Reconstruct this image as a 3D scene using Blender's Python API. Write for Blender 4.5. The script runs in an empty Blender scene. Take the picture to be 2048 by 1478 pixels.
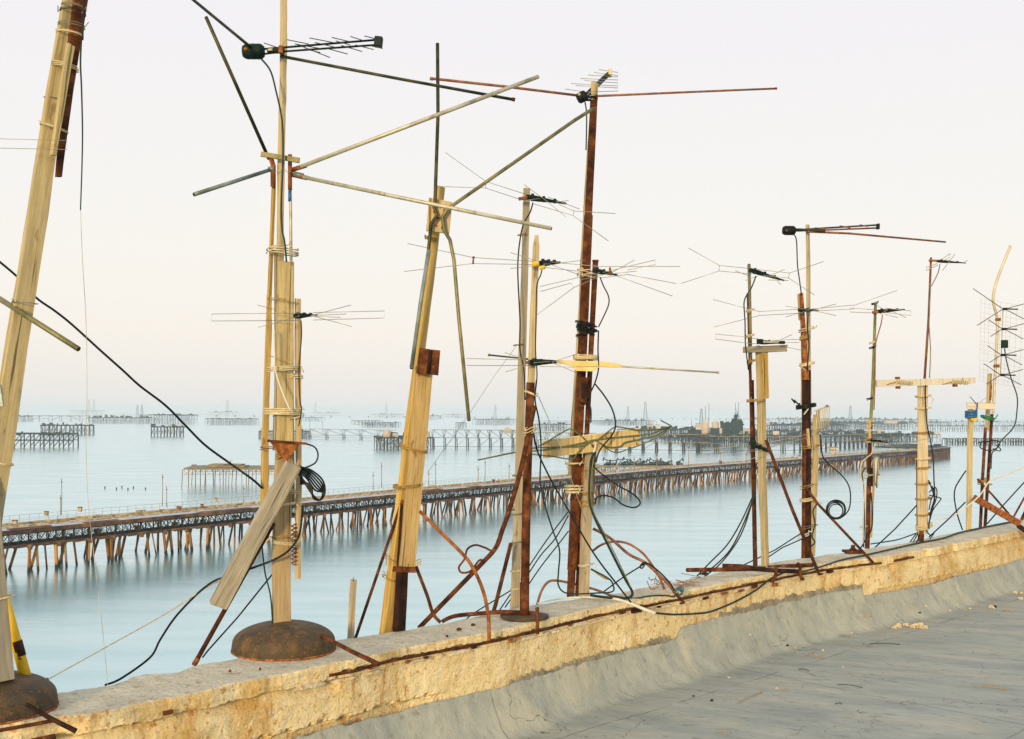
import bpy, bmesh, math, random
from math import sin, cos, pi, radians, sqrt
from mathutils import Vector, Matrix, noise
random.seed(11)
SC = bpy.context.scene
COL = SC.collection

# ------------------------------------------------------------------ camera
F = 2200.0          # focal length in photo pixels (photo 2048 wide)
TH = math.atan(.0073)
CH, SH = cos(TH), sin(TH)
H = 30.0            # eye height above the sea; world origin: sea level below the camera
cd = bpy.data.cameras.new('camera'); cam = bpy.data.objects.new('camera', cd); COL.objects.link(cam)
cd.lens = 36 * F / 2048; cd.sensor_width = 36; cd.shift_y = (825.5 - 739) / 2048
cd.clip_start = .05; cd.clip_end = 90000
cam.matrix_world = Matrix(((CH, -SH, 0, 0), (0, 0, -1, 0), (SH, CH, 0, H), (0, 0, 0, 1)))
SC.camera = cam

# ------------------------------------------------------------------ world / sun / exposure
SUN_EL, SUN_AZ = radians(9), radians(196)       # azimuth from +Y clockwise: behind the camera, a little left
w = bpy.data.worlds.new('World'); SC.world = w; w.use_nodes = True
nt = w.node_tree; nt.nodes.clear()
out = nt.nodes.new('ShaderNodeOutputWorld'); bg = nt.nodes.new('ShaderNodeBackground')
sky = nt.nodes.new('ShaderNodeTexSky'); sky.sky_type = 'NISHITA'; sky.sun_disc = False
sky.sun_elevation = SUN_EL; sky.sun_rotation = SUN_AZ; sky.dust_density = 3; sky.air_density = 1
tc = nt.nodes.new('ShaderNodeTexCoord'); sep = nt.nodes.new('ShaderNodeSeparateXYZ')
nt.links.new(tc.outputs['Generated'], sep.inputs[0])
rp = nt.nodes.new('ShaderNodeValToRGB'); nt.links.new(sep.outputs['Z'], rp.inputs[0])
e = rp.color_ramp.elements
e[0].position = 0; e[0].color = (.90, .84, .82, 1)
e[1].position = .9; e[1].color = (.80, .84, .96, 1)
for p, c in ((.025, (.92, .865, .815)), (.07, (.975, .91, .835)), (.13, (.97, .925, .865)), (.2, (.95, .92, .89)), (.34, (.92, .895, .915))):
    k = e.new(p); k.color = (*c, 1)
mul = nt.nodes.new('ShaderNodeVectorMath'); mul.operation = 'SCALE'; mul.inputs['Scale'].default_value = 7.55
nt.links.new(rp.outputs[0], mul.inputs[0])
mx = nt.nodes.new('ShaderNodeMix'); mx.data_type = 'RGBA'; mx.inputs['Factor'].default_value = .93
nt.links.new(sky.outputs[0], mx.inputs[6]); nt.links.new(mul.outputs[0], mx.inputs[7])
nt.links.new(mx.outputs[2], bg.inputs[0]); bg.inputs[1].default_value = .11
nt.links.new(bg.outputs[0], out.inputs[0])
ld = bpy.data.lights.new('sun', 'SUN'); ld.energy = 2.9; ld.angle = radians(9); ld.color = (1, .72, .38)
sun = bpy.data.objects.new('sun', ld); COL.objects.link(sun)
sd = Vector((sin(SUN_AZ) * cos(SUN_EL), cos(SUN_AZ) * cos(SUN_EL), sin(SUN_EL)))
sun.rotation_euler = sd.to_track_quat('Z', 'Y').to_euler(); sun.location = (0, -5, H + 6)
SC.view_settings.view_transform = 'Standard'; SC.view_settings.look = 'None'
SC.view_settings.exposure = .32; SC.view_settings.gamma = 1
SC.cycles.use_denoising = True
SC.cycles.max_bounces = 6; SC.cycles.diffuse_bounces = 3; SC.cycles.glossy_bounces = 2
SC.cycles.volume_bounces = 2; SC.cycles.caustics_reflective = False; SC.cycles.caustics_refractive = False
SC.render.filter_size = 1.15 if hasattr(SC.render, 'filter_size') else 1.5

# ------------------------------------------------------------------ pixel -> world
def P(px, py, Y):
    xc = (px - 1024) / F * Y; yc = (825.5 - py) / F * Y
    return Vector((xc * CH - yc * SH, Y, xc * SH + yc * CH + H))
def depth(px, py, z):                           # depth at which the ray through the pixel meets height z
    u = P(px, py, 1.0); return (z - H) / (u.z - H)
def ground(px, py, z=0.0):
    return P(px, py, depth(px, py, z))
ZT = H - .95        # top of the parapet
ZR = H - 1.39       # flat roof

# ------------------------------------------------------------------ materials
def new_mat(name):
    m = bpy.data.materials.new(name); m.use_nodes = True
    return m, m.node_tree, m.node_tree.nodes['Principled BSDF']
def surf(name, cols, scale=8, stretch=(1, 1, 1), rough=.8, metal=0, bump=.15, bscale=40, rot=(0, 0, 0), var=.12, detail=6, pos=None, dist=.004, spots=None, contrast=None):
    """noise driven colour through a ramp, a finer noise as bump, a little value variation per object"""
    m, nt, b = new_mat(name); N, L = nt.nodes.new, nt.links.new
    tc = N('ShaderNodeTexCoord'); mp = N('ShaderNodeMapping'); L(tc.outputs['Object'], mp.inputs[0])
    mp.inputs['Scale'].default_value = stretch; mp.inputs['Rotation'].default_value = rot
    oi = N('ShaderNodeObjectInfo'); add = N('ShaderNodeVectorMath'); add.operation = 'ADD'
    sc_ = N('ShaderNodeMath'); sc_.operation = 'MULTIPLY'; sc_.inputs[1].default_value = 37
    L(oi.outputs['Random'], sc_.inputs[0]); L(mp.outputs[0], add.inputs[0]); L(sc_.outputs[0], add.inputs[1])
    n = N('ShaderNodeTexNoise'); n.inputs['Scale'].default_value = scale; n.inputs['Detail'].default_value = detail; n.inputs['Roughness'].default_value = .62
    L(add.outputs[0], n.inputs['Vector'])
    r = N('ShaderNodeValToRGB'); L(n.outputs[0], r.inputs[0]); el = r.color_ramp.elements
    k = len(cols); lo, hi = (.33, .68) if not contrast else contrast
    ps = pos or [lo + (hi - lo) * i / (k - 1) for i in range(k)]
    el[0].position = ps[0]; el[0].color = (*cols[0], 1); el[1].position = ps[-1]; el[1].color = (*cols[-1], 1)
    for i in range(1, k - 1):
        x = el.new(ps[i]); x.color = (*cols[i], 1)
    col = r.outputs[0]
    for (sc2, thr, c2, soft) in (spots or []):
        n2 = N('ShaderNodeTexNoise'); n2.inputs['Scale'].default_value = sc2; n2.inputs['Detail'].default_value = 4; L(add.outputs[0], n2.inputs['Vector'])
        r2 = N('ShaderNodeValToRGB'); L(n2.outputs[0], r2.inputs[0]); r2.color_ramp.elements[0].position = thr; r2.color_ramp.elements[1].position = thr + soft
        mx = N('ShaderNodeMix'); mx.data_type = 'RGBA'; L(r2.outputs[0], mx.inputs['Factor']); L(col, mx.inputs[6]); mx.inputs[7].default_value = (*c2, 1); col = mx.outputs[2]
    if var:
        hs = N('ShaderNodeHueSaturation'); mr = N('ShaderNodeMapRange'); L(oi.outputs['Random'], mr.inputs[0])
        mr.inputs[3].default_value = 1 - var; mr.inputs[4].default_value = 1 + var; L(mr.outputs[0], hs.inputs['Value']); L(col, hs.inputs['Color']); col = hs.outputs[0]
    L(col, b.inputs['Base Color']); b.inputs['Roughness'].default_value = rough; b.inputs['Metallic'].default_value = metal
    if bump:
        n3 = N('ShaderNodeTexNoise'); n3.inputs['Scale'].default_value = bscale; n3.inputs['Detail'].default_value = 5; L(add.outputs[0], n3.inputs['Vector'])
        bp = N('ShaderNodeBump'); bp.inputs['Strength'].default_value = bump; bp.inputs['Distance'].default_value = dist; L(n3.outputs[0], bp.inputs['Height']); L(bp.outputs[0], b.inputs['Normal'])
    return m
WS = (1, 1, .045)
M = {}
def wood(name, dark, mid, light, grey, gk=.5, rust=.6):
    m, t, b = new_mat(name); N, L = t.nodes.new, t.links.new
    tc = N('ShaderNodeTexCoord'); oi = N('ShaderNodeObjectInfo'); ml = N('ShaderNodeMath'); ml.operation = 'MULTIPLY'; ml.inputs[1].default_value = 53; L(oi.outputs['Random'], ml.inputs[0])
    ad = N('ShaderNodeVectorMath'); ad.operation = 'ADD'; L(tc.outputs['Object'], ad.inputs[0]); L(ml.outputs[0], ad.inputs[1])
    def ns(s, st, d=6, r=.6):
        mp = N('ShaderNodeMapping'); mp.inputs['Scale'].default_value = st; L(ad.outputs[0], mp.inputs[0]); n = N('ShaderNodeTexNoise'); n.inputs['Scale'].default_value = s; n.inputs['Detail'].default_value = d; n.inputs['Roughness'].default_value = r; L(mp.outputs[0], n.inputs['Vector']); return n.outputs[0]
    def rp(x, p, q):
        r = N('ShaderNodeValToRGB'); r.color_ramp.elements[0].position = p; r.color_ramp.elements[1].position = q; L(x, r.inputs[0]); return r
    r0 = rp(ns(85, (1, 1, .05), 8, .7), .28, .70); r0.color_ramp.elements[0].color = (*dark, 1); r0.color_ramp.elements[1].color = (*light, 1); k = r0.color_ramp.elements.new(.46); k.color = (*mid, 1); col = r0.outputs[0]
    def over(f, c, k_):
        nonlocal col
        mm = N('ShaderNodeMath'); mm.operation = 'MULTIPLY'; mm.inputs[1].default_value = k_; L(f, mm.inputs[0]); mx = N('ShaderNodeMix'); mx.data_type = 'RGBA'; L(mm.outputs[0], mx.inputs['Factor']); L(col, mx.inputs[6]); mx.inputs[7].default_value = (*c, 1); col = mx.outputs[2]
    over(rp(ns(6, (1, 1, .30), 8, .78), .44, .58).outputs[0], grey, gk)
    over(rp(ns(60, (1, 1, .018), 4), .62, .66).outputs[0], tuple(x * .35 for x in dark), .75)
    over(rp(ns(22, (1, 1, .35), 3), .66, .70).outputs[0], (.16, .06, .02), rust)
    over(rp(ns(9, (1, 1, .12), 5, .7), .62, .72).outputs[0], (.34, .15, .035), rust * .6)
    hs = N('ShaderNodeHueSaturation'); mr = N('ShaderNodeMapRange'); L(oi.outputs['Random'], mr.inputs[0]); mr.inputs[3].default_value = .80; mr.inputs[4].default_value = 1.08; L(mr.outputs[0], hs.inputs['Value']); m2 = N('ShaderNodeMapRange'); fr = N('ShaderNodeMath'); fr.operation = 'FRACT'; L(ml.outputs[0], fr.inputs[0]); L(fr.outputs[0], m2.inputs[0]); m2.inputs[3].default_value = .78; m2.inputs[4].default_value = 1.15; L(m2.outputs[0], hs.inputs['Saturation']); L(col, hs.inputs['Color']); L(hs.outputs[0], b.inputs['Base Color'])
    b.inputs['Roughness'].default_value = .85; b.inputs['Specular IOR Level'].default_value = .25
    bp = N('ShaderNodeBump'); bp.inputs['Strength'].default_value = .7; bp.inputs['Distance'].default_value = .004; L(ns(85, (1, 1, .05), 8, .7), bp.inputs['Height']); L(bp.outputs[0], b.inputs['Normal']); return m
M['pine'] = wood('pine_wood', (.20, .115, .035), (.48, .335, .135), (.68, .52, .25), (.40, .32, .18), .32)
M['yellow_wood'] = wood('yellow_wood', (.22, .13, .04), (.50, .35, .13), (.69, .53, .24), (.42, .33, .18), .45, .5)
M['grey_wood'] = wood('weathered_wood', (.12, .11, .085), (.34, .305, .225), (.54, .49, .36), (.27, .255, .20), .6, .45)
M['pale_wood'] = wood('pale_wood', (.20, .145, .07), (.50, .40, .20), (.70, .59, .34), (.42, .36, .23), .5, .45)
M['painted_wood'] = wood('whitewashed_wood', (.42, .38, .28), (.66, .62, .50), (.76, .73, .62), (.56, .53, .44), .4, .5)
M['rust'] = surf('dark_rust', [(.026, .011, .006), (.090, .031, .012), (.20, .074, .026)], 18, rough=.9, bump=.8, bscale=160, dist=.002, spots=[(45, .66, (.30, .10, .02), .06)])
M['rust_black'] = surf('blackened_rust', [(.010, .007, .006), (.030, .014, .010), (.075, .028, .014)], 18, rough=.85, bump=.6, bscale=150, dist=.002)
M['rust_orange'] = surf('orange_rust', [(.09, .025, .008), (.24, .075, .016), (.42, .16, .03)], 40, rough=.9, bump=.9, bscale=180, dist=.002)
M['rust_dome'] = surf('rusted_bowl', [(.030, .024, .010), (.068, .044, .015), (.13, .070, .020)], 22, rough=.7, bump=.6, bscale=260, dist=.0015, spots=[(70, .62, (.22, .085, .015), .08), (160, .60, (.02, .014, .008), .05)])
M['olive'] = surf('olive_tube', [(.070, .068, .022), (.16, .15, .055), (.25, .22, .09)], 14, rough=.5, metal=.3, bump=.2, bscale=120, spots=[(20, .70, (.20, .08, .02), .05)])
M['dark_olive'] = surf('dark_green_tube', [(.016, .022, .010), (.045, .050, .022), (.10, .085, .030)], 14, rough=.45, metal=.3, bump=.2, bscale=120)
M['alu'] = surf('dull_aluminium', [(.24, .23, .15), (.42, .40, .28), (.50, .49, .38)], 16, rough=.5, metal=.35, bump=.15, bscale=120, spots=[(14, .68, (.22, .12, .04), .06)])
M['grey_tube'] = surf('grey_green_tube', [(.10, .14, .12), (.20, .25, .22), (.32, .36, .32)], 14, rough=.5, metal=.3, bump=.15, bscale=120)
M['copper'] = surf('brown_tube', [(.13, .040, .012), (.24, .085, .03), (.36, .16, .06)], 20, rough=.6, metal=.2, bump=.3, bscale=150)
M['black'] = surf('black_plastic', [(.002, .003, .003), (.005, .008, .006), (.012, .016, .012)], 20, rough=.6, bump=.1)
M['green_black'] = surf('green_black_plastic', [(.002, .007, .005), (.004, .016, .011), (.012, .030, .02)], 20, rough=.6, bump=.1)
M['cable'] = surf('black_cable', [(.004, .006, .006), (.008, .013, .012)], 20, rough=.45, bump=0)
M['green_cable'] = surf('green_cable', [(.006, .022, .020), (.014, .045, .040)], 20, rough=.45, bump=0)
M['blue_cable'] = surf('blue_cable', [(.01, .05, .09), (.03, .12, .18)], 20, rough=.5, bump=0)
M['white_cable'] = surf('white_cable', [(.50, .50, .42), (.66, .66, .58)], 20, rough=.6, bump=0)
M['rope'] = surf('cream_rope', [(.48, .38, .18), (.72, .64, .42)], 60, rough=.95, bump=.3, bscale=300)
M['tiewire'] = surf('yellow_tie_wire', [(.24, .14, .03), (.44, .29, .08)], 60, rough=.8, bump=0)
M['greytie'] = surf('grey_tie_wire', [(.10, .10, .07), (.26, .24, .17)], 60, rough=.7, bump=0)
M['wire'] = surf('antenna_wire', [(.26, .25, .17), (.42, .40, .29)], 14, rough=.45, metal=.5, bump=0)
M['wire_dark'] = surf('dark_antenna_wire', [(.030, .028, .016), (.09, .075, .04)], 14, rough=.5, metal=.3, bump=0)
M['green_wire'] = surf('green_wire', [(.05, .075, .02), (.10, .13, .04)], 30, rough=.5, bump=0)
M['cream_plastic'] = surf('cream_plastic', [(.60, .46, .13), (.78, .66, .28)], 14, rough=.5, bump=.05)
M['yellow_paint'] = surf('chipped_yellow_paint', [(.62, .38, .010), (.78, .52, .03)], 12, rough=.6, bump=.2, spots=[(34, .64, (.05, .022, .010), .02)])
M['bamboo'] = surf('green_cane', [(.07, .085, .014), (.14, .16, .03), (.22, .22, .05)], 10, rough=.6, bump=.1)
M['blue_tape'] = surf('blue_tape', [(.01, .08, .22), (.03, .15, .34)], 30, rough=.5, bump=.1)
M['yellow_tape'] = surf('yellow_tape', [(.62, .36, .01), (.80, .55, .04)], 30, rough=.5, bump=.1)
M['green_tape'] = surf('green_tape', [(.01, .12, .05), (.02, .2, .09)], 30, rough=.5, bump=.1)
M['cream_pipe'] = surf('cream_pipe', [(.42, .36, .20), (.60, .54, .36)], 10, rough=.5, metal=.1, bump=.1)
for k_ in ('black', 'green_black', 'cable', 'green_cable', 'dark_olive', 'wire_dark', 'rust', 'rust_black'): M[k_].node_tree.nodes['Principled BSDF'].inputs['Specular IOR Level'].default_value = .18
# sea / pier
M['deck_grey'] = surf('wet_deck', [(.26, .29, .33), (.42, .45, .49), (.56, .58, .60)], .5, (1, 1, 1), .5, bump=.2, bscale=3, dist=.02, var=0)
M['pier_rust'] = surf('pier_rust', [(.03, .015, .010), (.11, .052, .024), (.28, .15, .065)], .35, rough=.9, bump=0, var=.15)
M['pier_beige'] = surf('pier_boards', [(.20, .15, .08), (.48, .38, .20), (.66, .56, .34)], .8, rough=.9, bump=0, var=.1, contrast=(.38, .62))
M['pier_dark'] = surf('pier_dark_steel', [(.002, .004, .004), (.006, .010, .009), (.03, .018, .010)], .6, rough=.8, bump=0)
M['pile'] = surf('orange_pile', [(.06, .024, .008), (.32, .14, .025), (.58, .30, .06)], .9, (1, 1, .25), rough=.9, bump=0, var=.35)
M['rig'] = surf('rig_steel', [(.003, .022, .028), (.008, .038, .044), (.035, .050, .048)], .3, rough=.9, bump=0, var=.2)
M['rig_pile'] = surf('rig_legs', [(.004, .026, .030), (.02, .036, .034), (.08, .045, .028)], .4, rough=.9, bump=0, var=.3)
M['rig_pale'] = surf('pale_tanks', [(.40, .34, .26), (.58, .52, .42)], .2, rough=.8, bump=0)
M['rig_beige'] = surf('beige_steel', [(.16, .13, .075), (.32, .27, .16)], .5, rough=.9, bump=0)

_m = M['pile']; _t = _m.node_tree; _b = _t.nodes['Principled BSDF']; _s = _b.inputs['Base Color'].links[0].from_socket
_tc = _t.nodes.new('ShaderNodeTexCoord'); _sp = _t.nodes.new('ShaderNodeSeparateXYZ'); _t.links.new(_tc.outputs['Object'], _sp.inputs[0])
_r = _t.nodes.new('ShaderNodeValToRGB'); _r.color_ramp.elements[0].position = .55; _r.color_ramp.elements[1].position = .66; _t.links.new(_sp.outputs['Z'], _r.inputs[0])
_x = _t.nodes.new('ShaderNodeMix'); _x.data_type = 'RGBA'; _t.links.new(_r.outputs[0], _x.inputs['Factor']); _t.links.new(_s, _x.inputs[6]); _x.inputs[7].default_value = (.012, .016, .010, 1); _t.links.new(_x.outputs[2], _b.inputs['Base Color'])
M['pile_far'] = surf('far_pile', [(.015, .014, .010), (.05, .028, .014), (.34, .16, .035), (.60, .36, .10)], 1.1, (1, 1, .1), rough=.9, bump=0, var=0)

# ------------------------------------------------------------------ mesh helpers
def link(name, verts, faces, mat, parent=None, smooth=False, origin=None, mw=None):
    me = bpy.data.meshes.new(name); me.from_pydata([tuple(v) for v in verts], [], faces); me.materials.append(mat)
    bm = bmesh.new(); bm.from_mesh(me); bmesh.ops.recalc_face_normals(bm, faces=bm.faces); bm.to_mesh(me); bm.free()
    if smooth: me.polygons.foreach_set('use_smooth', [True] * len(me.polygons))
    me.update()
    o = bpy.data.objects.new(name, me); COL.objects.link(o)
    put(o, parent, mw if mw is not None else Matrix.Translation(origin or (0, 0, 0)))
    return o
RP = {}
def put(o, parent, mw):
    if parent is not None:
        o.parent = parent; o.matrix_local = RP[parent.name_full].inverted() @ mw
    else: o.matrix_world = mw
    RP[o.name_full] = mw.copy()
def tag(o, label=None, cat=None, group=None, kind=None):
    if label: o['label'] = label
    if cat: o['category'] = cat
    if group: o['group'] = group
    if kind: o['kind'] = kind
    return o
def smooth_pts(pts, n=6):
    out = []
    q = [pts[0]] + list(pts) + [pts[-1]]
    for i in range(1, len(q) - 2):
        p0, p1, p2, p3 = q[i-1], q[i], q[i+1], q[i+2]
        for k in range(n):
            t = k / n
            out.append(.5 * ((2 * p1) + (p2 - p0) * t + (2 * p0 - 5 * p1 + 4 * p2 - p3) * t * t + (3 * p1 - p0 - 3 * p2 + p3) * t ** 3))
    out.append(pts[-1].copy()); return out
def tube_geo(pts, rad, n=8, hollow=False):
    V, Fc = [], []
    m = len(pts); R = rad if isinstance(rad, (list, tuple)) else [rad] * m
    t0 = (pts[1] - pts[0]).normalized(); u = t0.orthogonal().normalized()
    for i, p in enumerate(pts):
        t = (pts[min(i+1, m-1)] - pts[max(i-1, 0)])
        t = t.normalized() if t.length > 1e-9 else t0
        u = (u - t * u.dot(t)); u = u.normalized() if u.length > 1e-6 else t.orthogonal().normalized()
        v = t.cross(u)
        for k in range(n):
            a = 2 * pi * k / n; V.append(p + (u * cos(a) + v * sin(a)) * R[i])
    for i in range(m - 1):
        for k in range(n):
            Fc.append((i*n+k, i*n+(k+1) % n, (i+1)*n+(k+1) % n, (i+1)*n+k))
    Fc.append(tuple(range(n-1, -1, -1))); Fc.append(tuple((m-1)*n+k for k in range(n)))
    return V, Fc
class MB:
    def __init__(s): s.V = []; s.F = []
    def add(s, V, Fc):
        b = len(s.V); s.V += V; s.F += [tuple(b + i for i in f) for f in Fc]
    def bar(s, a, b, r, n=4):
        a, b = Vector(a), Vector(b)
        if (b - a).length < 1e-6: return
        s.add(*tube_geo([a, b], r, n))
    def tube(s, pts, r, n=6): s.add(*tube_geo([Vector(p) for p in pts], r, n))
    def box(s, c, sz, rz=0, M3=None):
        c = Vector(c); R = M3 or Matrix.Rotation(rz, 3, 'Z'); V = []
        for x in (-.5, .5):
            for y in (-.5, .5):
                for z in (-.5, .5): V.append(c + R @ Vector((x*sz[0], y*sz[1], z*sz[2])))
        s.add(V, [(0,1,3,2),(4,6,7,5),(0,4,5,1),(2,3,7,6),(0,2,6,4),(1,5,7,3)])
    def quadbox(s, pts, t):                       # a polygon (world points) given a thickness vector
        n = len(pts); V = [Vector(p) for p in pts] + [Vector(p) + t for p in pts]
        s.add(V, [tuple(range(n)), tuple(range(2*n-1, n-1, -1))] + [(i, (i+1) % n, n+(i+1) % n, n+i) for i in range(n)])
    def lathe(s, c, prof, n=20, R=None):
        c = Vector(c); V = []
        for r, z in prof:
            for k in range(n):
                a = 2*pi*k/n; v = Vector((r*cos(a), r*sin(a), z)); V.append(c + (R @ v if R else v))
        m = len(prof); Fc = [(i*n+k, i*n+(k+1) % n, (i+1)*n+(k+1) % n, (i+1)*n+k) for i in range(m-1) for k in range(n)]
        Fc += [tuple(range(n-1, -1, -1)), tuple((m-1)*n+k for k in range(n))]
        s.add(V, Fc)
    def build(s, name, mat, parent=None, smooth=False, origin=None):
        if not s.V: return None
        o0 = Vector(origin) if origin is not None else (RP[parent.name_full].translation.copy() if parent is not None else sum((Vector(v) for v in s.V), Vector()) / len(s.V))
        return link(name, [Vector(v) - o0 for v in s.V], s.F, mat, parent, smooth, origin=o0)

class Thing:
    """an Empty at the base of one thing; every part below hangs from it.  Positions: photo pixels at depth Y (+dY)"""
    def __init__(s, name, label, cat, px, py, Y, group=None):
        s.Y = Y; o = bpy.data.objects.new(name, None); COL.objects.link(o); o.empty_display_size = .05
        put(o, None, Matrix.Translation(P(px, py, Y))); tag(o, label, cat, group); s.o = o
    def pt(s, p, dy=0): return P(p[0], p[1], s.Y + (p[2] if len(p) > 2 else 0) + dy)
    def tube(s, name, pts, w, mat, smooth=False, n=8, dy=0, parent=None, open_end=False):
        if mat == 'wire': w = w * .68
        W = [s.pt(p, dy) for p in pts]
        if smooth: W = smooth_pts(W)
        r = [w / 2 / F * q.y for q in W] if not isinstance(w, (list, tuple)) else [(w[0] + (w[1]-w[0]) * i / (len(W)-1)) / 2 / F * q.y for i, q in enumerate(W)]
        mb = MB(); mb.add(*tube_geo(W, r, n)); o = mb.build(name, M[mat], parent or s.o, smooth=True)
        if open_end:
            for (a, b) in ((W[0], W[1]), (W[-1], W[-2])):
                d = (a - b).normalized(); mm = MB(); mm.bar(a + d * .0006, a + d * .0015, r[0] * .68, 10); mm.build('bore', M['rust_black'], o)
        return o
    def wires(s, name, lines, w, mat, dy=0):
        """several separate straight elements: each a part of its own"""
        return [s.tube(name, l, w, mat, n=5, dy=dy) for l in lines]
    def post(s, name, p0, p1, W0, W1=None, split=.35, mat='pine', dy=0, yaw=45, worn=.007, seg=14, parent=None, tip=None):
        """squared timber or angle between two pixels; W = visible width; split = share of it taken by the left face"""
        W1 = W1 or W0; a, b = s.pt(p0, dy), s.pt(p1, dy); ax = b - a; Ln = ax.length; z = ax.normalized()
        th = radians(yaw); x = Vector((cos(th), sin(th), 0)) if abs(z.z) > .3 else Vector((0, 0, 1)); x = (x - z * x.dot(z)).normalized(); y = z.cross(x)
        R = Matrix((x, y, z)).transposed().to_4x4(); mw = Matrix.Translation(a) @ R
        V, Fc = [], []; sd = random.random() * 50
        for i in range(seg + 1):
            t = i / seg; Wm = (W0 + (W1 - W0) * t) / F * (a.y + (b.y - a.y) * t)
            hx = Wm * (1 - split) / max(cos(th), .3) / 2; hy = max(Wm * split / max(sin(th), .3), .012) / 2
            if yaw < 20: hy = max(Wm * split, .012) / 2; hx = Wm / 2
            c = min(hx, hy) * .14 if worn < .02 else min(hx, hy) * .3
            prof = [(-hx + c, -hy), (hx - c, -hy), (hx, -hy + c), (hx, hy - c), (hx - c, hy), (-hx + c, hy), (-hx, hy - c), (-hx, -hy + c)]
            k = 1
            if tip and t > 1 - tip: k = .25 + .75 * (1 - t) / tip
            ox = noise.noise(Vector((sd, t * Ln * 1.3, 0))) * worn * 1.5; oy = noise.noise(Vector((sd + 9, t * Ln * 1.3, 0))) * worn * 1.5
            for j, (u, v) in enumerate(prof):
                q = Vector((sd + j * .7, t * Ln * 6, 3)); zz = Ln * t
                if i in (0, seg): zz += noise.noise(q * 3) * worn * 1.6
                V.append((u * k + ox + noise.noise(q) * worn * .5, v + oy + noise.noise(q + Vector((5, 0, 0))) * worn * .5, zz))
        for i in range(seg):
            for k in range(8): Fc.append((i*8+k, i*8+(k+1) % 8, (i+1)*8+(k+1) % 8, (i+1)*8+k))
        Fc.append(tuple(range(7, -1, -1))); Fc.append(tuple(seg*8+k for k in range(8)))
        return link(name, V, Fc, M[mat], parent or s.o, False, mw=mw)
    def poly(s, name, pts, thick, mat, dy=0, parent=None):
        mb = MB(); mb.quadbox([s.pt(p, dy) for p in pts], Vector((0, thick, 0))); return mb.build(name, M[mat], parent or s.o)
    def tie(s, px, py, w, mat='tiewire', n=3, h=5, tilt=0, r=1.3, name='wire_tie', end=14, dy=0, sag=0):
        Y = s.Y + dy; k = Y / F; c = P(px, py, Y); hw = (w / 2 + r * .9) * k; pts = []; N = int(14 * n); ph = random.random() * 3
        for i in range(N + 1):
            a = pi + 2 * pi * i / 14
            zz = (i / N - .5) * h + tilt * cos(a) + random.uniform(-.5, .5) - sag * (1 - abs(cos(a)))
            pts.append(c + Vector((cos(a) * hw * 1.03, sin(a) * hw * 1.03, zz * k)))
        if end:
            q = pts[-1]
            for j in range(1, 4): pts.append(q + Vector((random.uniform(-.2, .8) * end * j / 3 * k, -hw * .2 - .004 * j, random.uniform(-.9, .5) * end * j / 3 * k)))
        mb = MB(); mb.add(*tube_geo(pts, r * k * .5, 5)); return mb.build(name, M[mat], s.o, smooth=True)
    def block(s, name, px, py, w, h, d, mat, dy=0, rot=0, parent=None):
        k = (s.Y + dy) / F; mb = MB(); R = Matrix.Rotation(-rot, 3, 'Y'); mb.box(P(px, py, s.Y + dy), (w * k, d * k, h * k), M3=R); o = mb.build(name, M[mat], parent or s.o)
        bv = o.modifiers.new('bevel', 'BEVEL'); bv.width = .12 * min(w, h, d) * k; bv.segments = 2
        return o

def cable(label, pts, Y, w, mat='cable', smooth=True, name='cable', cat='cable', group=None, n=6):
    W = [P(p[0], p[1], Y + (p[2] if len(p) > 2 else 0)) for p in pts]
    if smooth: W = smooth_pts(W)
    if isinstance(w, (list, tuple)): r = [(w[0] + (w[1]-w[0]) * i / (len(W)-1)) / 2 / F * q.y for i, q in enumerate(W)]
    else: r = [w / 2 / F * q.y for q in W]
    V, Fc = tube_geo(W, r, n); o0 = W[0].copy()
    return tag(link(name, [v - o0 for v in V], Fc, M[mat], None, True, origin=o0), label, cat, group)
def rod(label, pts, Y, w, mat='rust', smooth=True, name='rusty_rod', cat='rod', wob=.0012):
    o = cable(label, pts, Y, w, mat, smooth, name, cat, n=8)
    return o

# ================================================================== sea
def structure(o): o['kind'] = 'structure'; return o
m, t_, b = new_mat('sea_water'); N, L = t_.nodes.new, t_.links.new
tc = N('ShaderNodeTexCoord'); mp = N('ShaderNodeMapping'); mp.inputs['Scale'].default_value = (.02, .09, 1); mp.inputs['Rotation'].default_value = (0, 0, radians(-4)); L(tc.outputs['Object'], mp.inputs[0])
n1 = N('ShaderNodeTexNoise'); n1.inputs['Scale'].default_value = 1.6; n1.inputs['Detail'].default_value = 6; L(mp.outputs[0], n1.inputs['Vector'])
r1 = N('ShaderNodeValToRGB'); r1.color_ramp.elements[0].position = .3; r1.color_ramp.elements[1].position = .72
r1.color_ramp.elements[0].color = (0, .34, .335, 1); r1.color_ramp.elements[1].color = (.005, .40, .395, 1); L(n1.outputs[0], r1.inputs[0]); 
df, gl, mxs, lw, mrg = N('ShaderNodeBsdfDiffuse'), N('ShaderNodeBsdfGlossy'), N('ShaderNodeMixShader'), N('ShaderNodeLayerWeight'), N('ShaderNodeMapRange')
mp2 = N('ShaderNodeMapping'); mp2.inputs['Scale'].default_value = (.25, .9, 1); L(tc.outputs['Object'], mp2.inputs[0])
n2 = N('ShaderNodeTexNoise'); n2.inputs['Scale'].default_value = 1.0; n2.inputs['Detail'].default_value = 5; n2.inputs['Roughness'].default_value = .6; L(mp2.outputs[0], n2.inputs['Vector'])
bp = N('ShaderNodeBump'); bp.inputs['Strength'].default_value = .35; bp.inputs['Distance'].default_value = .08; L(n2.outputs[0], bp.inputs['Height']); L(bp.outputs[0], gl.inputs['Normal'])
gl.inputs['Roughness'].default_value = .21; gl.inputs['Color'].default_value = (.87, .96, 1, 1); L(r1.outputs[0], df.inputs['Color'])
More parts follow.
